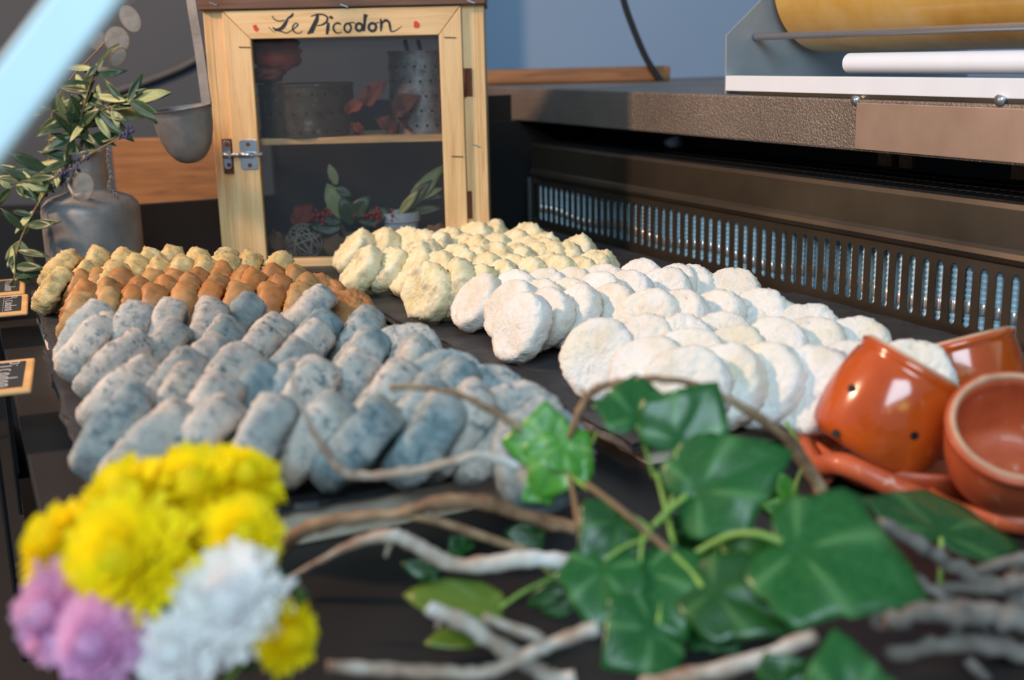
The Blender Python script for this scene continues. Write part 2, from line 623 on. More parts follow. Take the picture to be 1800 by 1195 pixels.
M['honesty'] = m.m
# fine wire gauze: woven threads with open gaps
m = Mat('gauze', srgb(70, 72, 76), 0.6, 0.3)
wv = m.n('ShaderNodeTexWave', wave_type='BANDS', bands_direction='X')
wv.inputs['Scale'].default_value = 260
m.l(m.co, wv.inputs['Vector'])
wz = m.n('ShaderNodeTexWave', wave_type='BANDS', bands_direction='Z')
wz.inputs['Scale'].default_value = 260
m.l(m.co, wz.inputs['Vector'])
mx = m.mix(0.5, wv.outputs['Color'], wz.outputs['Color'])
fac = m.ramp(mx, [(0.0, (0.82, 0.82, 0.82, 1)), (1.0, (0.5, 0.5, 0.5, 1))])
tr = m.n('ShaderNodeBsdfTransparent')
ms = m.n('ShaderNodeMixShader')
m.l(fac, ms.inputs[0])
m.l(m.b.outputs[0], ms.inputs[1])
m.l(tr.outputs[0], ms.inputs[2])
m.l(ms.outputs[0], m.nt.nodes['Material Output'].inputs[0])
M['gauze'] = m.m
# clear glass that also lets light through
m = Mat('clear_glass', (0.9, 0.95, 1, 1), 0.03)
gl = m.n('ShaderNodeBsdfGlossy')
gl.inputs['Roughness'].default_value = 0.02
tr = m.n('ShaderNodeBsdfTransparent')
tr.inputs[0].default_value = (0.88, 0.93, 0.95, 1)
fr = m.n('ShaderNodeFresnel')
fr.inputs[0].default_value = 1.3
ms = m.n('ShaderNodeMixShader')
m.l(fr.outputs[0], ms.inputs[0])
m.l(tr.outputs[0], ms.inputs[1])
m.l(gl.outputs[0], ms.inputs[2])
m.l(ms.outputs[0], m.nt.nodes['Material Output'].inputs[0])
M['clear_glass'] = m.m
# cling film on its roll
m = Mat('film_roll', srgb(206, 160, 66), 0.25, coat=0.5)
c = m.ramp(m.noise(3, 4, 0.6, m.scale(2, 2, 2)), [(0.35, srgb(190, 140, 52)), (0.5, srgb(206, 166, 86)), (0.7, srgb(214, 190, 134))])
m.col(c)
M['film_roll'] = m.m

# ------------------------------------------------------------------ the room
Z_DECK = 0.02
b = MB()
b.abox(-4, 4, -3, 4.2, -0.95, -0.90)
setp(b.build('floor', M['floor']), kind='structure')
b = MB()
b.abox(-0.17, 4, 3.30, 3.40, -0.9, 2.4)
setp(b.build('wall_back', M['wall_blue']), kind='structure')
b = MB()
b.abox(-4, -0.17, 3.00, 3.10, -0.9, 2.4)
setp(b.build('wall_left', M['wall_grey']), kind='structure')

# ------------------------------------------------------------------ refrigerated counter
S_END = 0.66
cnt = empty('refrigerated_counter', cs(0, -0.4, -0.9), 'long dark steel refrigerated counter with slotted air panel and hammered worktop', 'counter')
b = MB()
b.cbox(-1.35, S_END, -0.886, 0.16, Z_DECK - 0.02, Z_DECK)
b.build('deck', M['deck'], cnt, bevel=0.001)
b = MB()
b.cbox(-1.35, S_END, -0.86, 0.70, -0.90, Z_DECK - 0.021)
b.build('base_cabinet', M['black_plastic'], cnt)
b = MB()
b.cbox(-1.35, S_END, -1.75, -0.887, -0.30, -0.20)
b.build('front_trough', M['void_black'], cnt)
# rails seen down in the trough
b = MB()
b.tube([cs(-0.60, -1.12, -0.10), cs(-0.60, -1.0, -0.10)], 0.012)
b.tube([cs(-0.60, -1.06, -0.10), cs(-0.63, -1.06, -0.19)], 0.008)
b.tube([cs(-0.60, -1.06, -0.10), cs(-0.57, -1.0, -0.19)], 0.008)
b.build('trough_bracket', M['deck'], cnt)
# end wall, low on the left and tall on the right
b = MB()
b.cbox(S_END, S_END + 0.02, -1.75, -0.44, -0.3, 0.115)
b.cbox(S_END, S_END + 0.02, -0.44, 0.16, -0.3, 0.217)
b.cbox(S_END + 0.022, S_END + 0.035, -0.40, 0.0, -0.3, 0.262)
b.build('end_wall', M['void_black'], cnt)

# slotted panel: one sheet with real slots
SL_B, SL_T = 0.050, 0.114
PANEL_TOP = 0.181
import_s = [to_cs(atp(x, y, P0, AV))[0] for x, y in ((1757, 500), (941, 350))]
# slot pitch read from the photograph: 52 slots between these two
N_SL = 53
pitch = (import_s[1] - import_s[0]) / (N_SL - 1)
first = import_s[0] - 14 * pitch
slots = [first + i * pitch for i in range(N_SL + 14)]
b = MB()
hw = pitch * 0.25
TH = 0.0012
lo, hi = 0.021, 0.122
NA = 6
for sc in slots:
    l, r = sc - pitch / 2, sc + pitch / 2
    hole = [(sc + hw * math.cos(a), SL_T - hw + hw * math.sin(a)) for a in [math.pi * k / NA for k in range(NA + 1)]]
    hole += [(sc + hw * math.cos(a), SL_B + hw + hw * math.sin(a)) for a in [math.pi + math.pi * k / NA for k in range(NA + 1)]]
    outer = []
    n = len(hole)
    for (x, z) in hole:
        if z > (SL_B + SL_T) / 2:
            t = (sc - x) / hw
            outer.append((sc - (pitch / 2) * t, hi))
        else:
            t = (sc - x) / hw
            outer.append((sc - (pitch / 2) * t, lo))
    for off in (0.0, TH):
        base = len(b.v)
        b.v += [cs(x, off, z) for x, z in hole] + [cs(x, off, z) for x, z in outer]
        for i in range(n):
            j = (i + 1) % n
            q = (base + i, base + j, base + n + j, base + n + i)
            b.f.append(q if off == 0 else q[::-1])
        if off == 0:
            b0 = base
    for i in range(n):
        j = (i + 1) % n
        b.f.append((b0 + j, b0 + i, base + i, base + j))
b.build('slotted_panel', M['panel_steel'], cnt)
s_lo, s_hi = slots[0] - pitch / 2, slots[-1] + pitch / 2
# rounded crease, steel band and top
prof = [(0.0, 0.121), (-0.004, 0.124), (-0.006, 0.129), (-0.004, 0.134), (-0.001, 0.138), (-0.001, 0.176), (0.001, PANEL_TOP), (0.004, PANEL_TOP + 0.001)]
b = MB()
prev = None
for (v0, z0), (v1, z1) in zip(prof[:-1], prof[1:]):
    b.add([cs(s_lo, v0, z0), cs(s_hi, v0, z0), cs(s_hi, v1, z1), cs(s_lo, v1, z1)], [(0, 1, 2, 3)])
b.build('panel_band', M['panel_steel'], cnt)
b = MB()
b.tube([cs(s_hi + 0.004, -0.004, 0.022), cs(s_hi + 0.004, -0.004, 0.122)], 0.004, 8)
b.build('panel_end_post', M['zinc'], cnt)
# perforated black top grille: bars and cross bars
g = MB()
g.cbox(s_lo, s_hi, 0.004, 0.15, PANEL_TOP - 0.006, PANEL_TOP - 0.001)
gr = g.build('top_grille', M['black_plastic'], cnt)
k = 0
b = MB()
x = s_lo
while x < s_hi:
    b.cbox(x, x + 0.003, 0.006, 0.148, PANEL_TOP - 0.001, PANEL_TOP + 0.0015)
    x += 0.012
for vv in (0.006, 0.04, 0.075, 0.11, 0.145):
    b.cbox(s_lo, s_hi, vv, vv + 0.002, PANEL_TOP - 0.001, PANEL_TOP + 0.002)
b.build('grille_ribs', M['black_plastic'], gr, kind='stuff')
# chilled coil behind the slots
b = MB()
b.cbox(s_lo, s_hi, 0.030, 0.034, 0.022, 0.150)
b.build('coil_backing', M['coil_blue'], cnt)
fin = MB()
fin.box((0, 0, 0), AV * 0.007, AU * 0.0016, (0, 0, 0.055))
fme, _ = fin.mesh('coil_fin', M['coil_blue'], origin=Vector((0, 0, 0)))
nfin = int((s_hi - s_lo) / (pitch * 0.93))
for i in range(nfin):
    link('coil_fin', fme, cs(s_lo + 0.01 + i * pitch * 0.93, 0.0225, 0.082), cnt)
tb = MB()
zz = [0.024 + 0.108 * i / 54 for i in range(55)]
tb.tube([(0, 0, z) for z in zz], [0.0042 + (0.0007 if i % 3 else -0.0004) for i in range(55)], 8)
tme, _ = tb.mesh('coil_tube', M['coil_blue'], True, Vector((0, 0, 0)))
cl = MB()
cl.lathe([(0.0044, -0.007), (0.0056, -0.006), (0.0056, 0.006), (0.0044, 0.007)], 8)
cme, _ = cl.mesh('coil_clip', M['coil_tube'], True, Vector((0, 0, 0)))
for i in range(int((s_hi - s_lo) / (pitch * 0.97))):
    sx = s_lo + 0.006 + i * pitch * 0.97
    link('coil_tube', tme, cs(sx, 0.0095, 0), cnt)
    link('coil_clip', cme, cs(sx, 0.0095, 0.066 + 0.004 * math.sin(i * 0.5)), cnt)
# worktop slab
S_W0, S_W1 = -1.35, 0.95
SLB, SLT = 0.2175, 0.275
b = MB()
b.cbox(S_W0, S_W1, 0.0, 0.75, SLB, SLT)
b.build('worktop', M['hammered_steel'], cnt, bevel=0.003)
cp = [to_cs(atp(x, y, cs(0, 0, 0), AV)) for x, y in ((1508, 180), (1508, 262))]
b = MB()
b.cbox(S_W0 + 0.1, cp[0][0], -0.0022, -0.0002, cp[1][2], cp[0][2])
b.build('cover_plate', M['satin_steel'], cnt, bevel=0.0008)
# what shows in the dark gap under the worktop
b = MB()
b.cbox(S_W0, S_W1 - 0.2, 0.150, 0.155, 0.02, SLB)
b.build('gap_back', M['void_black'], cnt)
for x0, x1 in ((1540, 1563), (1577, 1600), (1775, 1812)):  # orange reflections in the polished rear, modelled as small coloured blocks
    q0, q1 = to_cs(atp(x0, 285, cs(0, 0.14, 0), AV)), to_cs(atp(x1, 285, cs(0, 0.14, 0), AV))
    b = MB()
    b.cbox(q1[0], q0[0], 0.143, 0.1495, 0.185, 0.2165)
    b.build('reflection_block', M['plank_wood'], cnt)
b = MB()
q = atp(1190, 252, cs(0, 0.13, 0), AV)
b.tube([q, q + AU * 0.03], [0.012, 0.006], 10)
b.build('bulb', M['white_plastic'], cnt, smooth=True)

# slates on beige risers ------------------------------------------------------
ZL, ZR = 0.055, 0.045


def slate(name, s0, s1, v0, v1, z, seed, label):
    rnd = random.Random(seed)
    pts = []
    def edge(a, b_, n):
        for i in range(n):
            t = i / n
            pts.append((a[0] + (b_[0] - a[0]) * t + rnd.uniform(-.0018, .0018), a[1] + (b_[1] - a[1]) * t + rnd.uniform(-.0018, .0018)))
    edge((s0, v0), (s0, v1), 26)
    edge((s0, v1), (s1, v1), 26)
    edge((s1, v1), (s1, v0), 26)
    edge((s1, v0), (s0, v0), 26)
    n = len(pts)
    mb = MB()
    layers = [(0.0, 0.004), (0.0, 0.0), (-0.004, 0.0015), (-0.008, -0.001)]
    cs_, cv_ = (s0 + s1) / 2, (v0 + v1) / 2
    for li, (dz, ins) in enumerate(layers):
        for (s, v) in pts:
            j = rnd.uniform(-.0012, .0012)
            ds, dv = cs_ - s, cv_ - v
            ln = math.hypot(ds, dv)
            mb.v.append(cs(s + ds / ln * (ins + j), v + dv / ln * (ins + j), z + dz - (0.0008 if li == 1 else 0)))
    for li in range(len(layers) - 1):
        for i in range(n):
            j = (i + 1) % n
            mb.f.append((li * n + i, li * n + j, (li + 1) * n + j, (li + 1) * n + i))
    mb.f.append(tuple(range(n - 1, -1, -1)))
    mb.f.append(tuple(3 * n + i for i in range(n)))
    return setp(mb.build(name, M['slate']), label, 'slate board')


def sv(x, y, z):
    q = to_cs(atz(x, y, z))
    return q[0], q[1]


vL0, vL1 = -0.855, -0.515
sLf = sv(500, 880, ZL)[0]
sLm = sv(100, 610, ZL)[0]
sLb = sLm + 0.36
slate('slate_board', sLf, sLm - 0.004, vL0, vL1, ZL, 1, 'black slate board under the blue-grey mouldy cheeses')
slate('slate_board', sLm, sLb, vL0 + 0.01, vL1 + 0.012, ZL - 0.002, 2, 'black slate board under the brown and cream crusted cheeses')
vR0 = sv(775, 595, ZR)[1]
sRf = sv(1095, 780, ZR)[0]
sRm = sv(775, 592, ZR)[0]
slate('slate_board', sRf, sRm - 0.003, vR0, -0.012, ZR, 3, 'black slate board under the chalk-white cheeses')
slate('slate_board', sRm + 0.006, 0.56, vR0 - 0.004, -0.014, ZR - 0.003, 4, 'black slate board under the yellow shaggy cheeses, in front of the wooden cupboard')


def riser(s0, s1, v0, v1, z1, label):
    mb = MB()
    mb.cbox(s0, s1, v0, v1, Z_DECK + 0.0002, z1)
    return setp(mb.build('riser_board', M['beige_board'], bevel=0.001), label, 'board')


riser(sLf + 0.006, sLm + 0.30, vL0 + 0.012, vL1 - 0.02, ZL - 0.0095, 'pale beige board raising the left pair of slates')
riser(sRf + 0.008, sRm + 0.30, vR0 + 0.02, -0.03, ZR - 0.0115, 'pale beige board raising the right pair of slates')


# ------------------------------------------------------------------ cheeses
def cheese_mesh(name, R, t, seed, amp, freq, mat, edge=0.5, crust=0.0, wrinkle=0.0, nseg=64):
    rnd = random.Random(seed)
    off = Vector((rnd.uniform(-50, 50), rnd.uniform(-50, 50), rnd.uniform(-50, 50)))
    h = t / 2
    er = h * edge
    face = [0.0, .12, .25, .38, .5, .62, .74, .86, .95]
    prof = [((R - er) * f, h * (1.0 + .03 * (1 - f))) for f in face]
    for k in range(0, 11):
        a = math.pi / 2 - math.pi * k / 10
        ca, sa = max(0.0, math.cos(a)), math.sin(a)
        prof.append((R - er + er * ca ** 0.8, h * (abs(sa) ** (0.55 + 0.25 * edge)) * (1 if sa > 0 else -1)))
    prof += [((R - er) * f, -h * (1.0 + .03 * (1 - f))) for f in face[::-1]]
    mb = MB()
    ov = rnd.uniform(-.05, .05)
    wedge = rnd.uniform(-.12, .12)
    for (r, z) in prof:
        for k in range(nseg):
            a = 2 * math.pi * k / nseg
            rr = r * (1 + ov * math.cos(2 * a))
            p = Vector((rr * math.cos(a), rr * math.sin(a), z * (1 + wedge * rr * math.cos(a) / R)))
            q = p * freq + off
            d = noise.noise(q) * amp + noise.noise(q * 2.3) * amp * 0.4
            if crust:
                d += (abs(noise.noise(q * 4.5)) - 0.2) * crust + noise.noise(q * 9.0) * crust * 0.5
            if wrinkle:
                wq = q + Vector((noise.noise(q * 1.7), noise.noise(q * 1.7 + Vector((9, 0, 0))), 0)) * .8
                d += (.25 - abs(noise.noise(wq * 3.4))) * wrinkle + (.2 - abs(noise.noise(wq * 7.0))) * wrinkle * .5
            d *= min(1.0, r / (0.45 * (R - er)))       # the middle of each face stays flat
            nrm = Vector((p.x / R, p.y / R, p.z / h * 0.8))
            nrm = nrm.normalized() if nrm.length > 1e-6 else Vector((0, 0, 1))
            if r < (R - er) * .97:
                nrm = Vector((nrm.x * .15, nrm.y * .15, 1 if z > 0 else -1))
            mb.v.append(p + nrm * d)
    n = len(prof)
    for i in range(n - 1):
        for k in range(nseg):
            a, c = i * nseg + k, i * nseg + (k + 1) % nseg
            if i == 0:
                mb.f.append((k, nseg + k, nseg + (k + 1) % nseg))
            elif i == n - 2:
                mb.f.append((a, a + nseg, c))
            else:
                mb.f.append((a, a + nseg, c + nseg, c))
    for base in (0, (n - 1) * nseg):
        cpt = sum((mb.v[base + k] for k in range(nseg)), Vector()) / nseg
        for k in range(nseg):
            mb.v[base + k] = cpt.copy()
    me, _ = mb.mesh(name, mat, True, Vector((0, 0, 0)))
    return me


KIND = {
    'white': dict(R=0.0335, t=0.021, amp=0.0024, freq=40, mat='white_rind', edge=0.75, crust=0.0008, wrinkle=0.0034, name='white_goat_cheese'),
    'yellow': dict(R=0.0335, t=0.025, amp=0.0032, freq=45, mat='yellow_rind', edge=0.75, crust=0.0042, wrinkle=0, name='yellow_goat_cheese'),
    'brown': dict(R=0.0265, t=0.023, amp=0.0032, freq=55, mat='brown_rind', edge=0.7, crust=0.0024, wrinkle=0.0008, name='brown_goat_cheese'),
    'cream': dict(R=0.03, t=0.024, amp=0.0036, freq=55, mat='cream_rind', edge=0.65, crust=0.0044, wrinkle=0, name='cream_goat_cheese'),
    'blue': dict(R=0.0365, t=0.028, amp=0.0034, freq=35, mat='blue_rind', edge=0.65, crust=0.002, wrinkle=0.0022, name='blue_goat_cheese'),
}
for k, d in KIND.items():
    d['meshes'] = [cheese_mesh(d['name'], d['R'], d['t'], 100 + 7 * i + len(k), d['amp'], d['freq'], M[d['mat']], d['edge'], d['crust'], d['wrinkle']) for i in range(9)]
ORD = ['first', 'second', 'third', 'fourth', 'fifth', 'sixth', 'seventh', 'eighth', 'ninth', 'tenth', 'eleventh', 'twelfth']
rc = random.Random(5)
CNT = {}


def cheese(kind, x, y, az, el, zs, label, group, scale=1.0, jit=6, top=True):
    """x, y: where the upper edge of the cheese shows; az: how far its flat face turns left from the camera; el: how far it leans back"""
    d = KIND[kind]
    az = math.radians(az + rc.uniform(-jit, jit))
    el = math.radians(el + rc.uniform(-jit, jit) * 0.7)
    n = Vector((-math.sin(az) * math.cos(el), -math.cos(az) * math.cos(el), math.sin(el)))
    R, h = d['R'] * scale * 0.985, d['t'] * scale * 0.5
    ext = R * math.cos(el) + h * math.sin(el) * 0.75
    ext = max(ext, h)
    crest = atz(x, y, zs + 2 * ext)
    up = (Vector((0, 0, 1)) - n * n.z)
    up = up.normalized() if up.length > 1e-4 else Vector((0, 1, 0))
    c = crest - (up * R + n * (h * 0.75))
    c.z = zs + ext
    i = CNT.get(kind, 0)
    CNT[kind] = i + 1
    me = d['meshes'][i % 9]
    o = bpy.data.objects.new(d['name'], me)
    COL.objects.link(o)
    q = n.to_track_quat('Z', 'Y').to_matrix()
    spin = Matrix.Rotation(rc.uniform(0, 6.28), 3, 'Z')
    mw = (q @ spin).to_4x4() @ Matrix.Diagonal((scale, scale, scale, 1))
    mw.translation = c
    o.matrix_world = mw
    return setp(o, label, 'cheese', group)


def row(kind, pts, az, el, zs, what, where, group, scale=1.0, **kw):
    for i, p in enumerate(pts):
        x, y = p[:2]
        a = p[2] if len(p) > 2 else (az[0] + (az[1] - az[0]) * i / max(1, len(pts) - 1) if isinstance(az, tuple) else az)
        e = p[3] if len(p) > 3 else el
        sc_i = 0.72 if (x, y) == (884, 730) else scale
        cheese(kind, x, y, a, e, zs, '%s, %s from left in the %s' % (what, ORD[i], where), group, sc_i, **kw)


GW = 'white goat cheeses on the right slate'
WW = 'chalk-white wrinkled goat cheese'
row('white', [(1062, 558, 22, 30), (1157, 586, 30, 30), (1216, 606, 34, 30), (1286, 602, 44), (1355, 597, 46), (1441, 603, 40), (1508, 596), (1608, 593, 35)], 40, 30, ZR, WW, 'front row of white ones', GW, 1.06)
row('white', [(1224, 571), (1301, 570), (1374, 557), (1438, 552), (1511, 554)], 34, 40, ZR, WW, 'second white row from the front', GW)
row('white', [(1147, 551), (1206, 548), (1274, 545), (1364, 521), (1426, 529)], 32, 42, ZR, WW, 'third white row from the front', GW)
row('white', [(925, 512, 52, 26), (973, 502, 58), (1026, 498, 58), (1085, 494, 52), (1147, 504), (1207, 507), (1271, 508), (1345, 505)], 48, 32, ZR, WW, 'fourth white row from the front', GW, 1.03)
row('white', [(911, 490, 55, 30), (963, 487), (1006, 486), (1060, 475), (1112, 473), (1174, 466), (1224, 462), (1298, 468)], 46, 34, ZR, WW, 'fifth white row from the front', GW)
row('white', [(855, 478, 62, 38), (915, 471), (966, 468), (1011, 467), (1070, 461), (1134, 452), (1196, 463)], 48, 36, ZR, WW, 'rearmost white row', GW)

GY = 'yellow crusty goat cheeses on the rear right slate'
WY = 'crumbly yellow goat cheese'
row('yellow', [(757, 460, 40, 20), (801, 457, 70, 20), (845, 461), (882, 455), (934, 449), (984, 448), (1022, 449), (1054, 444)], 55, 32, ZR - .003, WY, 'front yellow row', GY)
row('yellow', [(700, 432, 62, 45), (747, 435, 66, 42), (781, 438), (821, 434), (858, 444), (907, 442), (969, 440), (1061, 434)], 58, 38, ZR - .003, WY, 'second yellow row from the front', GY)
row('yellow', [(654, 430, 66, 42), (739, 422), (757, 418), (806, 428), (843, 430), (877, 422), (919, 425), (949, 423), (977, 422), (1001, 425)], 58, 38, ZR - .003, WY, 'third yellow row from the front', GY)
row('yellow', [(639, 402, 66, 42), (677, 396), (722, 396), (747, 400), (776, 408), (821, 408), (840, 413), (874, 407), (927, 413), (962, 417), (1026, 411)], 58, 36, ZR - .003, WY, 'fourth yellow row from the front', GY)
row('yellow', [(793, 398), (842, 386), (874, 385), (910, 400), (934, 389), (959, 407)], 55, 38, ZR - .003, WY, 'rearmost yellow row', GY)

GB = 'blue-grey mouldy cheeses on the left slate'
WB = 'blue-grey mouldy goat cheese'
row('blue', [(225, 671, 96, 36), (301, 701, 100, 40), (385, 693, 98, 40), (466, 689, 92, 24), (582, 685, 100, 42), (668, 698, 104, 46), (776, 679, 96, 36), (832, 669, 92, 38), (884, 730, 92, 46)], 96, 40, ZL, WB, 'front blue-grey row', GB)
row('blue', [(247, 624, 96, 44), (324, 640, 96, 38), (373, 657, 96, 30), (458, 629, 92, 32), (514, 632), (549, 629), (628, 605, 92, 38), (701, 627, 92, 36), (754, 655), (808, 629, 88, 42)], 92, 40, ZL, WB, 'second blue-grey row from the front', GB)
row('blue', [(236, 579, 98, 46), (324, 612), (373, 583), (414, 601), (459, 569), (522, 590), (557, 562), (648, 574, 88, 38), (735, 584, 85, 42)], 90, 42, ZL, WB, 'third blue-grey row from the front', GB)
row('blue', [(180, 545, 96, 42), (301, 558), (398, 555), (480, 550), (562, 542), (645, 534, 84, 38)], 88, 40, ZL, WB, 'fourth blue-grey row from the front', GB)
row('blue', [(165, 528, 92, 32), (229, 526, 84, 24), (286, 521, 80, 24), (361, 523, 82, 28), (437, 512, 88, 38), (566, 497, 90, 48)], 88, 36, ZL, WB, 'rearmost blue-grey row', GB)
for (x, y, az, el, lab) in ((895, 668, -18, 50, 'blue-grey goat cheese lying face up at the right end, beside the white-cheese slate'),
                            (935, 712, -15, 52, 'blue-grey goat cheese lying face up behind the leftmost ivy leaf'),
                            (848, 638, -10, 48, 'grey wrinkled goat cheese tucked behind the right end of the blue-grey rows'),
                            (703, 562, -10, 48, 'tan-grey wrinkled goat cheese lying at the rear right of the blue-grey rows'),
                            (780, 612, -5, 40, 'small pinkish goat cheese peeking out at the right edge of the left slate')):
    cheese('blue', x, y, az, el, ZL, lab, GB, 0.93)

GN = 'brown goat cheeses on the rear left slate'
WN = 'small ochre-brown goat cheese'
row('brown', [(139, 510, 88, 24), (179, 504), (224, 499), (263, 496), (314, 494), (362, 490), (410, 494), (467, 493), (519, 493)], 80, 22, ZL - .002, WN, 'front brown row', GN, 1.1)
row('brown', [(147, 491), (189, 486), (239, 484), (288, 483), (331, 480), (380, 477), (444, 470), (489, 477), (537, 478)], 78, 32, ZL - .002, WN, 'second brown row from the front', GN)
row('brown', [(144, 470), (170, 468), (209, 469), (263, 470), (303, 468), (345, 468), (385, 458), (430, 464), (479, 460), (519, 462)], 78, 32, ZL - .002, WN, 'rearmost brown row', GN)
cheese('brown', 607, 506, -15, 55, ZL - .002, 'orange-brown goat cheese lying flat at the right corner of the left slate', GN, 1.15)
cheese('brown', 560, 480, -10, 55, ZL - .002, 'dull tan goat cheese lying flat near the cupboard base', GN, 1.1)
GC = 'cream crusted goat cheeses on the rear left slate'
WC = 'cream crusted goat cheese'
row('cream', [(109, 466, 92, 42), (157, 457, 88, 36), (199, 457), (239, 446), (281, 448), (318, 447), (358, 447), (397, 442)], 78, 34, ZL - .002, WC, 'front cream row', GC, 1.0)
row('cream', [(122, 437, 90, 44), (169, 432), (217, 432), (259, 434), (299, 428), (345, 432), (394, 432), (438, 438), (490, 438)], 78, 34, ZL - .002, WC, 'rearmost cream row', GC)

# ------------------------------------------------------------------ wooden cupboard
CY = 1.665
pt = lambda x, y, Y=CY: aty(x, y, Y)
ax = lambda x, y: pt(x, y).x
az_ = lambda x, y: pt(x, y).z
X0 = (ax(357, 20) + ax(388, 420)) / 2
X1 = (ax(850, 10) + ax(860, 385)) / 2
Z0c, Z1c = Z_DECK + 0.0005, az_(600, 13)
CD = 0.17
cup = empty('wooden_cupboard', ((X0 + X1) / 2, CY + CD / 2, Z0c), 'small pine cheese cupboard with a gauze door and painted lettering', 'cupboard')
TW = 0.012
b = MB(); b.abox(X0, X0 + TW, CY, CY + CD, Z0c, Z1c); b.build('side_panel', M['pine_up'], cup, bevel=.001)
b = MB(); b.abox(X1 - TW, X1, CY, CY + CD, Z0c, Z1c); b.build('side_panel', M['pine_up'], cup, bevel=.001)
b = MB(); b.abox(X0 + TW, X1 - TW, CY, CY + CD, Z0c, Z0c + .014); b.build('bottom_board', M['pine_across'], cup, bevel=.001)
b = MB(); b.abox(X0 - .004, X1 + .003, CY - .010, CY + CD + .006, Z1c, Z1c + .022); b.build('top_board', M['dark_wood'], cup, bevel=.0015)
# door geometry
dx0 = (ax(397, 30) + ax(424, 420)) / 2
dx0 = ax(395, 25) * .5 + ax(418, 400) * .5
dx1 = ax(809, 25) * .5 + ax(824, 395) * .5
ox0 = ax(443, 68) * .5 + ax(469, 445) * .5
ox1 = ax(771, 62) * .5 + ax(784, 390) * .5
oz1 = az_(600, 66)
oz0 = az_(530, 453)
dz1 = Z1c - .0015
dz0 = oz0 - (dz1 - oz1) * 0.75
dz0 = max(dz0, Z0c + .003)
# fixed face strips beside the door
b = MB(); b.abox(X0 + TW, dx0 - .0006, CY, CY + .014, Z0c + .014, Z1c); b.build('face_strip', M['pine_up'], cup, bevel=.0006)
b = MB(); b.abox(dx1 + .0006, X1 - TW, CY, CY + .014, Z0c + .014, Z1c); b.build('face_strip', M['pine_up'], cup, bevel=.0006)
DF = CY - 0.006
door = link('door', (lambda mb: (mb.abox(dx0, dx1, DF + .0125, DF + .0135, dz0, oz0), mb.mesh('door', M['pine_across'], origin=Vector(((dx0 + dx1) / 2, DF, dz0)))[0])[1])(MB()), ((dx0 + dx1) / 2, DF, dz0), cup)


def framepiece(quad, mat, nm):
    mb = MB()
    mb.prism([(x, DF, z) for x, z in quad], (0, .012, 0))
    return mb.build(nm, mat, door, bevel=.0012)


framepiece([(dx0, dz0), (ox0, oz0), (ox0, oz1), (dx0, dz1)], M['pine_up'], 'stile')
framepiece([(dx1, dz0), (dx1, dz1), (ox1, oz1), (ox1, oz0)], M['pine_up'], 'stile')
framepiece([(dx0 + .0006, dz1), (ox0, oz1 + .0005), (ox1, oz1 + .0005), (dx1 - .0006, dz1)], M['pine_across'], 'rail')
framepiece([(dx0 + .0006, dz0), (dx1 - .0006, dz0), (ox1, oz0 - .0005), (ox0, oz0 - .0005)], M['pine_across'], 'rail')
b = MB()
b.add([(ox0 - .004, DF + .0122, oz0 - .004), (ox1 + .004, DF + .0122, oz0 - .004), (ox1 + .004, DF + .0122, oz1 + .004), (ox0 - .004, DF + .0122, oz1 + .004)], [(0, 1, 2, 3)])
b.build('gauze_screen', M['gauze'], door)
# rear gauze
b = MB()
b.add([(X0 + TW, CY + CD - .003, Z0c + .014), (X1 - TW, CY + CD - .003, Z0c + .014), (X1 - TW, CY + CD - .003, Z1c), (X0 + TW, CY + CD - .003, Z1c)], [(0, 1, 2, 3)])
b.build('rear_gauze', M['gauze'], cup)
# shelf
zsh = (az_(465, 252) + az_(775, 242)) / 2
b = MB(); b.abox(X0 + TW, X1 - TW, CY + .016, CY + CD - .006, zsh - .005, zsh + .004); b.build('shelf', M['pine_across'], cup, bevel=.0008)


# painted lettering
def stroke(mb, pts, plane_y, conv, wscale, thick=.0004):
    P = spline(pts, 5)
    L, Rr = [], []
    n = len(P)
    for i in range(n):
        a, c = P[max(i - 1, 0)], P[min(i + 1, n - 1)]
        tx, ty = c[0] - a[0], c[1] - a[1]
        ln = math.hypot(tx, ty) or 1
        nx, ny = -ty / ln, tx / ln
        hw_ = P[i][2] * 0.5
        L.append(conv(P[i][0] + nx * hw_, P[i][1] + ny * hw_))
        Rr.append(conv(P[i][0] - nx * hw_, P[i][1] - ny * hw_))
    base = len(mb.v)
    mb.v += L + Rr
    for i in range(n - 1):
        mb.f.append((base + i, base + i + 1, base + n + i + 1, base + n + i))


def sign_conv(cx, cy):
    p = aty(430 + cx / 5.4545, 10 + cy / 5.4545, DF - .0004)
    return p


def ell(cx, cy, rx, ry, w_, a0=0.3, n=9):
    return [(cx + rx * math.cos(a0 + 2 * math.pi * i / (n - 1)), cy + ry * math.sin(a0 + 2 * math.pi * i / (n - 1)), w_) for i in range(n)]


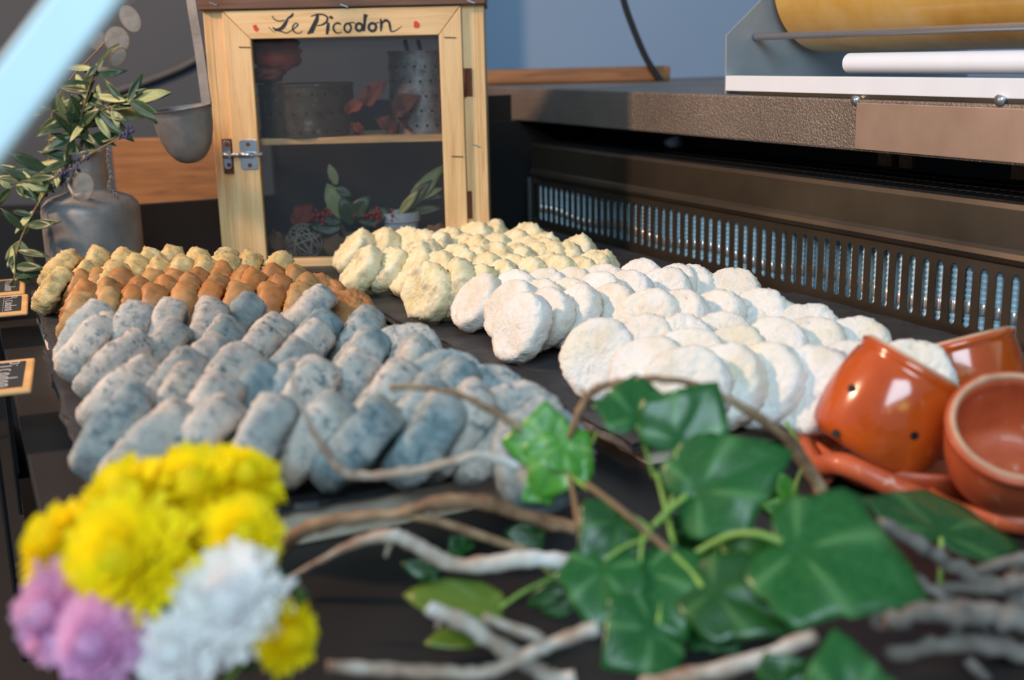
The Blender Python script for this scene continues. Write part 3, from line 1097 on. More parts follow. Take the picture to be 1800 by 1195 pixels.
LET = [
    [(262, 95, 8), (285, 130, 11), (330, 148, 11), (380, 138, 9)],
    [(462, 68, 10), (452, 95, 24), (415, 122, 18), (395, 160, 30), (370, 200, 36), (335, 225, 30), (285, 232, 22)],
    [(268, 208, 12), (300, 230, 18), (350, 245, 13), (400, 262, 10), (440, 240, 8)],
    [(225, 200, 3), (260, 235, 6), (288, 262, 4)],
    [(440, 240, 8), (465, 225, 9), (510, 185, 13), (490, 168, 11), (462, 195, 14), (465, 235, 16), (495, 262, 10), (530, 262, 8), (552, 240, 5)],
    [(700, 88, 24), (688, 140, 40), (664, 190, 44), (640, 238, 44), (603, 270, 14)],
    [(640, 225, 36), (655, 262, 16)],
    [(632, 104, 8), (690, 84, 15), (750, 85, 16), (792, 110, 18), (786, 150, 19), (750, 180, 15), (695, 192, 12)],
    [(812, 100, 14), (828, 112, 30), (848, 122, 14)],
    [(803, 162, 22), (797, 215, 34), (788, 275, 22)],
    [(745, 172, 6), (792, 160, 12)],
    [(922, 182, 10), (905, 168, 20), (870, 172, 17), (850, 205, 20), (862, 245, 19), (895, 262, 13), (935, 250, 6)],
    ell(988, 212, 33, 42, 20),
    [(985, 168, 10), (1040, 160, 12), (1060, 175, 8)],
    ell(1098, 205, 32, 36, 26),
    [(1163, 82, 46), (1155, 110, 34), (1150, 160, 28), (1142, 244, 26)],
    ell(1225, 205, 36, 38, 26),
    [(1255, 165, 10), (1290, 160, 10)],
    [(1303, 125, 14), (1310, 180, 28), (1305, 248, 12)],
    [(1312, 172, 14), (1350, 140, 26), (1384, 160, 22), (1395, 210, 22), (1405, 246, 14), (1450, 236, 10), (1512, 192, 3)],
]
b = MB()
for st in LET:
    stroke(b, st, DF, sign_conv, 1)
b.build('lettering', M['ink'], door)
for cx, cy, pts in ((105, 215, [(75, 190), (110, 180), (122, 205), (138, 222), (118, 252), (95, 240), (85, 215)]),
                    (1650, 185, [(1622, 160), (1640, 142), (1662, 158), (1680, 178), (1676, 206), (1650, 218), (1622, 205)])):
    b = MB()
    b.add([sign_conv(x, y) for x, y in pts], [tuple(range(len(pts)))])
    b.build('red_dot', M['red_paint'], door)
# staples
for x, y in ((430, 83), (791, 66), (804, 275)):
    p = pt(x, y, DF)
    b = MB(); b.box(p - Vector((0, .0004, 0)), (.008, 0, -.0004), (0, .0006, 0), (0, 0, .0006)); b.build('staple', M['rust'], door)
for x, y in ((605, 10), (375, 7), (828, 3), (838, 256)):
    p = pt(x, y, CY - (.010 if y < 100 else 0))
    b = MB(); b.box(p - Vector((0, .0004, 0)), (.005, 0, -.002), (0, .0007, 0), (.0004, 0, .0007)); b.build('staple', M['zinc'], cup)
# hinges
for y0, y1 in ((120, 169), (336, 384)):
    p0, p1 = pt(816, y0, CY), pt(831, y1, CY)
    b = MB(); b.abox(p0.x, p1.x, CY - .0016, CY - .0001, p1.z, p0.z)
    hg = b.build('hinge', M['rust'], cup, bevel=.0004)
    b = MB(); b.tube([(p0.x, CY - .003, p1.z), (p0.x, CY - .003, p0.z)], .0022, 8); b.build('hinge_pin', M['rust'], hg, smooth=True)


# latch
def plate(mb, x0, x1, z0, z1, y, th, r):
    pts = []
    for (cx, cz, a0) in ((x1 - r, z1 - r, 0), (x0 + r, z1 - r, 90), (x0 + r, z0 + r, 180), (x1 - r, z0 + r, 270)):
        for k in range(5):
            a = math.radians(a0 + 90 * k / 4)
            pts.append((cx + r * math.cos(a), y, cz + r * math.sin(a)))
    mb.prism(pts[::-1], (0, -th, 0))


def lp(cx, cy, Y):
    return aty(380 + cx / 14.94, 230 + cy / 14.94, Y)


lat = MB()
a, c = lp(600, 235, DF), lp(1120, 1010, DF)
plate(lat, a.x, c.x, c.z, a.z, DF - .0001, .0014, .004)
latch = lat.build('latch_plate', M['zinc'], door, bevel=.0004)
b = MB()
a, c = lp(180, 250, CY), lp(440, 1000, CY)
plate(b, a.x, c.x, c.z, a.z, CY - .0035, .0014, (c.x - a.x) * .48)
keep = b.build('latch_keeper', M['zinc'], cup, bevel=.0004)
b = MB(); b.abox(a.x - .001, c.x + .002, CY - .0034, CY - .0002, c.z - .006, a.z + .002); b.build('keeper_backing', M['rust'], keep)
m_ = lp(300, 630, CY)
b = MB(); b.tube([(a.x, CY - .0065, m_.z), (c.x, CY - .0065, m_.z)], .0048, 12); b.build('keeper_loop', M['zinc'], keep, smooth=True)
zb = m_.z
b = MB(); b.tube([(c.x - .003, CY - .0085, zb), (lp(1230, 610, DF).x, CY - .0095, zb + .001)], .0026, 10); b.build('bolt', M['chrome'], latch, smooth=True)
b = MB(); b.tube([(lp(610, 600, DF).x, CY - .0085, zb), (lp(1000, 600, DF).x, CY - .0088, zb)], .0042, 10); b.build('bolt_sleeve', M['zinc'], latch, smooth=True)
for cx, cy, par, Y in ((835, 355, latch, DF - .0016), (885, 905, latch, DF - .0016), (290, 365, keep, CY - .005), (338, 895, keep, CY - .005)):
    p = lp(cx, cy, Y)
    b = MB(); b.lathe([(.0001, 0), (.0030, 0), (.0030, .0006), (.0001, .0006)], 12, Matrix.Translation(p) @ Matrix.Rotation(math.radians(90), 4, 'X')); b.build('screw', M['rust'], par)

# ---- inside the cupboard
IY = CY + .085


def perf_can(x0p, x1p, ytop, zbot, Yc, matk, label, name, rows, cols, hole=.0021):
    a, c = aty(x0p, ytop, Yc), aty(x1p, ytop, Yc)
    R = (c.x - a.x) / 2
    cx = (a.x + c.x) / 2
    ztop = a.z
    e = empty(name, (cx, Yc, zbot), label, 'strainer')
    mb = MB()
    H = ztop - zbot
    T = Matrix.Translation((cx, Yc, zbot))
    mb.lathe([(.0001, 0), (R, 0), (R, H), (R - .0012, H), (R - .0012, .0015), (.0001, .0015)], 48, T, cap=False)
    mb.build('body', M[matk], e, auto=True)
    mb = MB()
    mb.lathe([(R - .001, H - .002), (R + .0015, H - .002), (R + .0015, H + .0015), (R - .001, H + .0015)], 48, T, cap=False)
    mb.build('rolled_rim', M[matk], e, auto=True)
    hb = MB(); hb.lathe([(.0001, 0), (hole, 0), (hole, .0012), (.0001, .0012)], 8); hme, _ = hb.mesh('hole', M['void_black'], origin=Vector((0, 0, 0)))
    for j in range(rows):
        for i in range(cols):
            th = math.pi * (1.06 + 0.88 * (i + .5 * (j % 2)) / cols)
            z = zbot + H * (.1 + .72 * j / max(1, rows - 1))
            p = Vector((cx + R * math.cos(th), Yc + R * math.sin(th), z))
            o = link('hole', hme, p, e)
            o.rotation_euler = Vector((math.cos(th), math.sin(th), 0)).to_track_quat('Z', 'Y').to_euler()
    return e, cx, R, ztop


zs2 = zsh + .0042
perf_can(682, 800, 92, zs2, IY + .012, 'tin', 'tall perforated tin strainer on the right of the cupboard shelf', 'perforated_strainer', 5, 9)
perf_can(455, 620, 150, zs2, IY - .005, 'tin_dark', 'wide dark tin cheese mould on the left of the cupboard shelf', 'perforated_mould', 3, 10)
rl = random.Random(11)
# handles leaning in the strainer
for k, (x0, x1) in enumerate(((712, 722), (735, 745))):
    b = MB(); b.tube([aty(x1, 110, IY + .01), aty(x0, 72, IY + .03)], .0035, 8)
    setp(b.build('kitchen_utensil', M['black_plastic'], smooth=True), ('left' if k == 0 else 'right') + ' dark utensil handle leaning in the tall tin strainer', 'utensil', 'utensil handles in the strainer')


def crumple(name, c, rx, ry, rz, seed, mat, label, cat, group=None, amp=.35, n=18):
    mb = MB()
    off = Vector((seed * 3.1, seed * 1.7, 0))
    for i in range(n + 1):
        ph = math.pi * i / n - math.pi / 2
        for k in range(24):
            a = 2 * math.pi * k / 24
            d = Vector((math.cos(ph) * math.cos(a), math.cos(ph) * math.sin(a), math.sin(ph)))
            s = 1 + amp * (noise.noise(d * 2.2 + off) + .6 * noise.noise(d * 5 + off))
            mb.v.append(Vector(c) + Vector((d.x * rx * s, d.y * ry * s, d.z * rz * s)))
    for i in range(n):
        for k in range(24):
            q, p = i * 24 + k, i * 24 + (k + 1) % 24
            mb.f.append((q, p, p + 24, q + 24))
    return setp(mb.build(name, mat, smooth=True), label, cat, group)


p = aty(487, 95, IY - .01)
crumple('red_cloth', (p.x, p.y, p.z), .036, .035, .026, 3, M['red_cloth'], 'crumpled dark red cloth on top of the wide tin mould', 'cloth')
p = aty(470, 130, IY - .025)
crumple('orange_cloth', (p.x, p.y, p.z), .024, .02, .014, 5, M['dried_bright'], 'folded orange-red cloth corner below the dark red cloth', 'cloth')


# leaf builders ---------------------------------------------------------------
IVY = [(0, 0), (.14, -.12), (.38, -.12), (.50, .08), (.62, .30), (.48, .44), (.36, .60), (.18, .82), (0, 1.0)]


def leaf_mesh(name, half, mat, curl=0.12, fold=0.15, rings=5, seed=0, wave=0.03):
    """half outline from base (0,0) to tip (0,1); the other half is mirrored"""
    rnd = random.Random(seed)
    hs = spline(half, 3)
    pts = [(x * (1 + rnd.uniform(-.05, .05)), y) for x, y in hs] + [(-x * (1 + rnd.uniform(-.05, .05)), y) for x, y in hs[-2:0:-1]]
    mb = MB()
    ctr = (0.0, 0.12)
    n = len(pts)
    mb.v.append(Vector((0, 0, 0)))
    mb.v[0] = Vector((ctr[0], ctr[1], 0))
    mb.uv[0] = (0.5, 0)
    for r in range(1, rings + 1):
        t = r / rings
        for i, (x, y) in enumerate(pts):
            px, py = ctr[0] + (x - ctr[0]) * t, ctr[1] + (y - ctr[1]) * t
            z = -curl * (py - .3) ** 2 + fold * abs(px) - curl * .8 * px * px + wave * noise.noise(Vector((px * 4, py * 4, seed)))
            idx = len(mb.v)
            mb.v.append(Vector((px, py, z)))
            ang = math.atan2(x, y - ctr[1] + .02) / math.pi
            mb.uv[idx] = (ang * .5 + .5, t)
    for i in range(n):
        mb.f.append((0, 1 + i, 1 + (i + 1) % n))
    for r in range(rings - 1):
        for i in range(n):
            q, p_ = 1 + r * n + i, 1 + r * n + (i + 1) % n
            mb.f.append((q, q + n, p_ + n, p_))
    me, _ = mb.mesh(name, mat, True, Vector((0, 0, 0)))
    return me


def place_leaf(me, base, tip, normal, width, parent, name='leaf', thick=0):
    base, tip = Vector(base), Vector(tip)
    y = tip - base
    L = y.length
    y = y.normalized()
    nz = Vector(normal)
    nz = (nz - y * nz.dot(y)).normalized()
    x = y.cross(nz)
    o = bpy.data.objects.new(name, me)
    COL.objects.link(o)
    R_ = Matrix((x, y, nz)).transposed().to_4x4()
    R_ = R_ @ Matrix.Diagonal((width, L, (L + width) / 2, 1))
    o.parent = parent
    R_.translation = base - (WL[parent.name] if parent else Vector())
    o.matrix_basis = R_
    if thick:
        md = o.modifiers.new('thickness', 'SOLIDIFY')
        md.thickness = thick
    return o


# dried leaves on the shelf and below
LANCE = [(0, 0), (.07, .06), (.16, .3), (.17, .55), (.11, .8), (0, 1)]
DRY = [(0, 0), (.12, .04), (.3, .22), (.26, .4), (.34, .6), (.16, .78), (0, 1)]
dl_me = {k: leaf_mesh('dried_leaf', DRY, M[k], 0.5, 0.4, 4, 7 + i, .15) for i, k in enumerate(('dried_red', 'dried_bright', 'dried_brown'))}
GD = 'dried leaves inside the cupboard'
spots = [((640, 185), (675, 140), 'dried_red', 'large curled maroon dried leaf leaning on the tall tin strainer'),
         ((690, 200), (735, 165), 'dried_red', 'maroon dried leaf in front of the tall tin strainer'),
         ((605, 195), (640, 178), 'dried_bright', 'small bright red dried leaf pointing left on the shelf'),
         ((640, 238), (618, 215), 'dried_bright', 'orange-red dried leaf standing at the middle of the shelf'),
         ((700, 232), (660, 205), 'dried_red', 'twisted maroon dried leaf at the shelf front'),
         ((730, 228), (700, 205), 'dried_red', 'short maroon dried leaf at the foot of the strainer'),
         ((585, 238), (630, 232), 'dried_red', 'flat maroon dried leaf at the left of the dried bunch')]
for i, (bp_, tp_, k, lab) in enumerate(spots):
    Y = CY + .035 + .004 * i
    B_, T_ = aty(*bp_, Y), aty(*tp_, Y - .01)
    B_.z = max(B_.z, zs2 + .004)
    o = place_leaf(dl_me[k], B_, T_, (0.2 * rl.uniform(-1, 1), -1, .5), (T_ - B_).length * .9, None, 'dried_leaf', .0006)
    setp(o, lab, 'dried leaf', GD)
zf = Z0c + .0145
spots = [((600, 445), (560, 400), 'dried_brown', 'tall brown dried leaf behind the wicker ball'),
         ((640, 448), (600, 405), 'dried_brown', 'tan dried leaf right of the wicker ball'),
         ((520, 400), (545, 355), 'dried_bright', 'rust-coloured dried leaf standing behind the wicker ball'),
         ((490, 440), (475, 400), 'dried_brown', 'brown dried leaf left of the wicker ball'),
         ((690, 440), (730, 390), 'dried_bright', 'orange dried leaf beside the white pot')]
for i, (bp_, tp_, k, lab) in enumerate(spots):
    Y = CY + .05 + .006 * (i % 3)
    B_, T_ = aty(*bp_, Y), aty(*tp_, Y + .01)
    B_.z = max(B_.z, zf + .004)
    o = place_leaf(dl_me[k], B_, T_, (0.4 * rl.uniform(-1, 1), -1, .4), (T_ - B_).length * 1.1, None, 'dried_leaf', .0006)
    setp(o, lab, 'dried leaf', GD)
# wicker ball
bc = aty(535, 425, CY + .045)
rb = 34 / FPX * CY
bc.z = max(bc.z, zf + rb)
ball = empty('wicker_ball', (bc.x, bc.y, bc.z - rb), 'grey woven wicker ball at the bottom of the cupboard', 'ball')
for k in range(12):
    nn = Vector((rl.gauss(0, 1), rl.gauss(0, 1), rl.gauss(0, 1))).normalized()
    e1 = nn.orthogonal().normalized()
    e2 = nn.cross(e1)
    b = MB(); b.tube([bc + (e1 * math.cos(t * .2618) + e2 * math.sin(t * .2618)) * (rb * rl.uniform(.9, 1)) for t in range(25)], .0012, 5, False)
    b.build('strand', M['wicker'], ball, smooth=True)
# white pot
pc = aty(705, 392, CY + .07)
pw = 34 / FPX * CY
b = MB()
hh = aty(705, 372, CY + .07).z - zf
b.lathe([(.0001, 0), (pw * .75, 0), (pw * .95, hh * .8), (pw * 1.05, hh * .82), (pw * 1.05, hh), (pw * .93, hh), (pw * .7, .004), (.0001, .004)], 32, Matrix.Translation((pc.x, pc.y, zf)), cap=False)
setp(b.build('white_pot', M['ceramic'], auto=True), 'small white ceramic pot at the lower right inside the cupboard', 'pot')
p = aty(765, 390, CY + .06)
crumple('burlap_bundle', (p.x, p.y, zf + .028), .026, .025, .026, 9, M['dried_brown'], 'round tan bundle in the lower right corner of the cupboard', 'bundle', amp=.2)
p = aty(500, 425, CY + .09)
crumple('straw_clump', (p.x, p.y, zf + .02), .03, .02, .018, 12, M['dried_brown'], 'clump of brown dried stuff behind the wicker ball', 'dried plant', amp=.5)
# greenery with berries
gme = leaf_mesh('leaf', LANCE, M['olive_leaf_pale'], .1, .2, 3, 3)
gmd = leaf_mesh('leaf', LANCE, M['olive_leaf'], .1, .2, 3, 4)
br = empty('berry_sprig', aty(610, 430, CY + .06), 'sprig with grey-green leaves and small red berries inside the cupboard', 'sprig')
for (bx, by, tx, ty, wd, k) in ((605, 385, 575, 322, 1.5, 0), (592, 325, 578, 288, 1.2, 0), (600, 390, 560, 380, 1.6, 1), (615, 385, 650, 345, 1.5, 1), (600, 400, 545, 400, 1.4, 1), (630, 390, 690, 370, 1.4, 1), (620, 395, 600, 345, 1.6, 1), (640, 400, 660, 370, 1.5, 1), (590, 330, 620, 345, 1.4, 1)):
    B_, T_ = aty(bx, by, CY + .055), aty(tx, ty, CY + .05)
    place_leaf(gme if k == 0 else gmd, B_, T_, (.1, -1, .3), (T_ - B_).length * wd, br, 'leaf', .0005)
bm = MB(); bm.lathe([(.0001, -.0026), (.0018, -.0018), (.0026, 0), (.0018, .0018), (.0001, .0026)], 8); bme, _ = bm.mesh('berry', M['berry'], True, Vector((0, 0, 0)))
for cx, cy, n in ((568, 378, 22), (660, 380, 24)):
    for i in range(n):
        link('berry', bme, aty(cx + rl.gauss(0, 13), cy + rl.gauss(0, 8), CY + .045 + rl.uniform(-.008, .008)), br)
b = MB()
for e in ((568, 378), (660, 380), (580, 300)):
    b.tube([aty(620, 430, CY + .06), aty((620 + e[0]) / 2, 395, CY + .06), aty(*e, CY + .052)], .0009, 5)
b.build('stem', M['brown_stem'], br)
gs = empty('olive_cutting', aty(710, 385, CY + .07), 'olive cutting standing in the white pot inside the cupboard', 'cutting')
for (bx, by, tx, ty, k) in ((705, 375, 760, 315, 1), (712, 370, 778, 290, 0), (722, 352, 778, 330, 0), (735, 345, 780, 345, 1), (715, 372, 778, 365, 1), (700, 378, 735, 335, 0)):
    B_, T_ = aty(bx, by, CY + .07), aty(tx, ty, CY + .06)
    place_leaf(gme if k == 0 else gmd, B_, T_, (.2, -1, .5), (T_ - B_).length * .75, gs, 'leaf', .0005)
b = MB(); b.tube([aty(705, 385, CY + .07), aty(740, 345, CY + .066), aty(778, 300, CY + .06)], .0012, 6); b.build('stem', M['green_stem'], gs)

# ------------------------------------------------------------------ ladle
LY = 1.56
lc = aty(318, 190, LY)
lr = (aty(370, 190, LY).x - aty(266, 190, LY).x) / 2
ld = aty(318, 192, LY).z - aty(318, 290, LY).z
lad = empty('ladle', (lc.x, lc.y, lc.z - ld), 'aluminium ladle hanging beside the wooden cupboard', 'ladle')
prof = [(.0001, -ld)]
for k in range(1, 11):
    a = math.pi / 2 * k / 10
    prof.append((lr * math.sin(a) ** .8, -ld * math.cos(a) ** 1.0 * (1 if k < 10 else 0)))
prof[-1] = (lr, -ld * .12)
prof.append((lr * 1.0, 0))
prof.append((lr * 1.06, .001))
prof.append((lr * .97, .0005))
prof += [(r * .96, z + .0016) for r, z in prof[-4:0:-1]]
b = MB()
tilt = Matrix.Translation(lc) @ Matrix.Rotation(math.radians(-6), 4, 'Y') @ Matrix.Rotation(math.radians(4), 4, 'X')
b.lathe(prof, 44, tilt, cap=False)
b.build('bowl', M['aluminium'], lad, smooth=True)
hp = [aty(364, 190, LY), aty(355, 120, LY + .002), aty(346, 60, LY + .003), aty(337, 5, LY + .004), aty(331, -60, LY + .005), aty(327, -150, LY + .005)]
b = MB()
hw_ = .0065
for i in range(len(hp) - 1):
    pass
sp = spline([tuple(q) for q in hp], 4)
for i in range(len(sp) - 1):
    q0, q1 = Vector(sp[i]), Vector(sp[i + 1])
    b.box((q0 + q1) / 2, (hw_, -.002, 0), (.0003, .0012, 0), (q1 - q0) * .52)
b.build('handle', M['aluminium'], lad)
top = hp[-1]
b = MB(); b.tube([top + Vector((0, 0, -.004)), top + Vector((0, .012, .012)), top + Vector((0, .024, .004)), top + Vector((0, .024, -.008))], .003, 8); b.build('hook', M['aluminium'], lad, smooth=True)
rail_p = top + Vector((0, .014, .002))
rail = empty('utensil_rail', (rail_p.x, rail_p.y, Z_DECK), 'thin steel rail above the milk can that carries the ladle', 'rail')
b = MB(); b.tube([rail_p + Vector((-.45, 0, 0)), rail_p + Vector((.09, 0, 0))], .004, 8); b.build('bar', M['zinc'], rail, smooth=True)
for dx in (-.44, ):
    b = MB(); b.tube([(rail_p.x + dx, rail_p.y, -0.2), (rail_p.x + dx, rail_p.y, rail_p.z)], .004, 8); b.build('post', M['zinc'], rail, smooth=True)
b = MB(); b.tube([(rail_p.x + .085, rail_p.y, rail_p.z), (rail_p.x + .085, CY + .03, rail_p.z), (rail_p.x + .085, CY + .05, Z1c + .022)], .004, 8); b.build('post', M['zinc'], rail, smooth=True)

# ------------------------------------------------------------------ milk can with branches
KY = 1.60
kc = aty(157, 460, KY)
kr = (aty(241, 400, KY).x - aty(75, 400, KY).x) / 2
kx = (aty(241, 400, KY).x + aty(75, 400, KY).x) / 2
kz = lambda y: aty(157, y, KY).z
can = empty('milk_can', (kx, KY, Z_DECK), 'dented aluminium milk can with a narrow neck', 'milk can')
zb0 = Z_DECK + .0005
b = MB()
nr = kr * .42
b.lathe([(.0001, zb0), (kr * .97, zb0), (kr, zb0 + .004), (kr, kz(368)), (kr * .97, kz(358)), (kr * .86, kz(348)), (kr * .56, kz(338)), (nr, kz(330)), (nr * .97, kz(300)), (nr * 1.0, kz(282)), (nr * 1.12, kz(270)), (nr * 1.14, kz(265)), (nr * 1.06, kz(265)), (nr * .9, kz(282)), (nr * .85, kz(300))], 48,
        Matrix.Translation((kx + .004, KY, 0)), cap=False)
b.build('body', M['aluminium'], can, auto=True)
ch = spline([(191, 262), (190, 285), (196, 310), (192, 330), (206, 345)], 5)
lm = MB(); 
for i, (x, y) in enumerate(ch):
    q = aty(x, y, KY - nr - .006)
    b = MB()
    a_ = Vector((1, 0, 0)) if i % 2 else Vector((0, 1, 0))
    b.tube([q + (a_ * math.cos(t * .785) * .0022 + Vector((0, 0, 1)) * math.sin(t * .785) * .0036) for t in range(9)], .0006, 4, False)
    b.build('chain_link', M['aluminium'], can)
# handle ear
b = MB(); b.tube([aty(128, 300, KY - .03), aty(118, 322, KY - .04), aty(132, 345, KY - .05), aty(146, 340, KY - .05)], .0035, 8); b.build('ear_handle', M['aluminium'], can, smooth=True)

ol_d = leaf_mesh('leaf', LANCE, M['olive_leaf'], .1, .25, 3, 13)
ol_p = leaf_mesh('leaf', LANCE, M['olive_leaf_pale'], .1, .25, 3, 14)


def olive(stem_px, Y0, Y1, leaves, label, seed, rad=.0016):
    rnd = random.Random(seed)
    S = spline(stem_px, 8)
    n = len(S)
    P = [aty(x, y, Y0 + (Y1 - Y0) * i / (n - 1)) for i, (x, y) in enumerate(S)]
    e = empty('olive_branch', P[0], label, 'branch', 'olive branches in the milk can')
    mb = MB(); mb.tube(P, [rad * (1.2 - .8 * i / n) for i in range(n)], 6); mb.build('stem', M['brown_stem'], e, smooth=True)
    for (t, tx, ty, pale) in leaves:
        i = min(n - 1, int(t * (n - 1)))
        B_ = P[i]
        T_ = aty(tx, ty, B_.y + rnd.uniform(-.025, .01))
        place_leaf(ol_p if pale else ol_d, B_, T_, (rnd.uniform(-.4, .4), -1, rnd.uniform(.2, 1)), max((T_ - B_).length * .8, .026), e, 'leaf', .0005)
    for k in range(14):
        i = int((.25 + .75 * k / 13) * (n - 1))
        x_, y_ = S[i]
        a_ = rnd.uniform(0, 6.28)
        T_ = aty(x_ + 62 * math.cos(a_), y_ + 45 * math.sin(a_) - 6, P[i].y + rnd.uniform(-.03, .03))
        place_leaf(ol_d if k % 4 else ol_p, P[i], T_, (rnd.uniform(-.6, .6), -1, rnd.uniform(0, 1)), .030, e, 'leaf', .0005)
    return e


olive([(165, 275), (130, 250), (140, 215), (155, 160), (170, 115)], KY, KY - .04,
      [(.35, 70, 270, 0), (.4, 125, 165, 0), (.5, 168, 155, 0), (.55, 112, 200, 0), (.6, 182, 165, 1), (.75, 155, 110, 0), (.85, 186, 95, 0), (1, 150, 140, 0), (.45, 175, 190, 0), (.3, 90, 235, 0)],
      'upright olive branch with dark leaves rising from the milk can', 1)
olive([(170, 272), (150, 215), (175, 195), (205, 185), (225, 175)], KY, KY - .06,
      [(.5, 262, 205, 1), (.6, 300, 160, 0), (.7, 228, 170, 1), (.75, 262, 178, 0), (.85, 300, 160, 1), (.9, 265, 175, 0), (1, 296, 218, 0), (.55, 225, 212, 0), (.45, 195, 245, 1), (.5, 236, 250, 0)],
      'olive branch with pale leaves reaching right towards the ladle', 2)
olive([(160, 275), (110, 290), (60, 310), (20, 330)], KY, KY - .09,
      [(.2, 65, 265, 0), (.3, 55, 320, 0), (.5, 10, 265, 0), (.6, 0, 300, 0), (.8, -20, 310, 0), (.9, 40, 345, 0), (1, 0, 320, 1), (.4, 100, 330, 1), (.3, 115, 255, 0)],
      'olive branch drooping left across the milk can', 3)
olive([(158, 275), (100, 320), (60, 370), (30, 440), (25, 490)], KY, KY - .12,
      [(.5, 25, 410, 1), (.6, 95, 395, 0), (.7, 60, 470, 1), (.8, 12, 470, 0), (.9, 75, 470, 0), (1, 20, 520, 0), (.4, 35, 345, 0), (.55, 20, 370, 0), (.95, 60, 500, 0), (.35, 75, 345, 0)],
      'long olive branch hanging down left of the milk can', 4)
olive([(165, 272), (150, 240), (120, 215), (85, 190)], KY + .01, KY - .03,
      [(.4, 75, 245, 0), (.5, 170, 215, 0), (.7, 60, 240, 0), (.9, 95, 160, 0), (1, 55, 205, 0), (.6, 130, 180, 1), (.3, 205, 255, 0), (.3, 215, 240, 0)],
      'short olive branch with dark leaves leaning left in the milk can', 5)
# lavender
P = [aty(x, y, KY - .07) for x, y in spline([(88, 310), (120, 300), (160, 270), (205, 245), (232, 228)], 6)]
lv = empty('lavender_stem', P[0], 'dried lavender stem lying across the neck of the milk can', 'lavender')
b = MB(); b.tube(P, .001, 6); b.build('stem', M['brown_stem'], lv)
fm = MB(); fm.lathe([(.0001, -.003), (.0018, -.0012), (.0016, .001), (.0001, .003)], 6); fme2, _ = fm.mesh('floret', M['lavender'], True, Vector((0, 0, 0)))
for t0, t1, n in ((.84, 1.0, 26), (.12, .52, 34)):
    for i in range(n):
        t = t0 + (t1 - t0) * i / n
        q = P[min(len(P) - 1, int(t * (len(P) - 1)))]
        link('floret', fme2, q + Vector((rl.gauss(0, .003), rl.gauss(0, .002), rl.gauss(0, .003))), lv)
# honesty (dried silver seed pods)
hs = empty('honesty_stalk', aty(95, 290, KY), 'dried stalk with round translucent seed pods above the milk can', 'dried plant')
b = MB()
b.tube([aty(x, y, KY + .02) for x, y in spline([(85, 300), (92, 200), (112, 80), (122, 0), (125, -30)], 5)], .0016, 6)
b.tube([aty(x, y, KY + .02) for x, y in spline([(95, 180), (130, 130), (165, 95), (188, 70)], 5)], .0012, 6)
b.build('stem', M['brown_stem'], hs)
for (x, y, rx, ry, rot) in ((112, -2, 22, 20, 0), (205, 70, 20, 23, 0), (228, 32, 15, 24, 25), (170, 70, 16, 16, 0), (208, 100, 10, 18, -40), (176, 122, 14, 4, 8), (146, 328, 17, 26, -12)):
    Yp = KY + .02 if y < 200 else KY - .09
    c0 = aty(x, y, Yp)
    k_ = Yp / FPX
    mb = MB()
    n = 20
    ca, sa = math.cos(math.radians(rot)), math.sin(math.radians(rot))
    ring = []
    for i in range(n):
        a = 2 * math.pi * i / n
        dx, dz = rx * k_ * math.cos(a), ry * k_ * math.sin(a)
        ring.append(c0 + Vector((dx * ca - dz * sa, .004 * math.cos(a), dx * sa + dz * ca)))
    mb.add([c0 + Vector((0, -.001, 0))] + ring, [(0, 1 + i, 1 + (i + 1) % n) for i in range(n)])
    pd = mb.build('seed_pod', M['honesty'], hs, smooth=True)
    mb = MB(); mb.tube(ring + [ring[0]], .0006, 4, False); mb.build('pod_rim', M['brown_stem'], pd)

# ------------------------------------------------------------------ things behind
# wooden crate board behind the can, dark under it
p0, p1 = aty(196, 262, 2.35), aty(392, 348, 2.35)
b = MB(); b.abox(p0.x, p1.x, 2.35, 2.37, p1.z - .05, p0.z + .02)
setp(b.build('wooden_board', M['plank_wood'], bevel=.003), 'orange-brown wooden board standing behind the milk can and ladle', 'board')
sb = MB(); sb.abox(-2.2, 0.12, 2.33, 2.75, -0.9, p1.z - .0505)
setp(sb.build('back_cabinet', M['void_black'], bevel=.003), 'low black cabinet behind the counter carrying the wooden board', 'cabinet')
# plank lying at the far end of the worktop
q0, q1 = aty(840, 120, 2.33), aty(1178, 152, 2.33)
b = MB(); b.abox(q0.x, q1.x, 2.33, 2.40, SLT + .0005, aty(1000, 120, 2.33).z)
setp(b.build('wooden_plank', M['plank_wood'], bevel=.004), 'orange wooden plank lying at the far end of the steel worktop', 'plank')
cp_ = spline([(1086, -60), (1096, 0), (1118, 62), (1140, 110), (1168, 152)], 6)
b = MB(); b.tube([aty(x, y, 2.315) for x, y in cp_], .0062, 8)
setp(b.build('black_cable', M['black_cable'], smooth=True), 'black cable hanging down past the blue wall', 'cable')
cp_ = spline([(120, 172), (180, 166), (250, 145), (310, 122), (352, 100), (420, 60)], 6)
b = MB(); b.tube([aty(x, y, 2.98) for x, y in cp_], .009, 8)
setp(b.build('grey_hose', M['grey_cable'], smooth=True), 'grey hose running along the grey wall behind the ladle', 'hose')

# ------------------------------------------------------------------ film dispenser on the worktop
DV = 0.004
e0 = to_cs(atp(1275, 163, cs(0, DV, 0), AV))
S_F = e0[0]                       # far end plate
S_N = -1.25
ZP = SLT + .0005
dis = empty('film_dispenser', cs(S_F - .2, .1, ZP), 'steel cling film dispenser with white front board on the worktop', 'dispenser')


def onplate(x, y):
    q = to_cs(atp(x, y, cs(S_F, 0, 0), AU))
    return q[1], q[2]


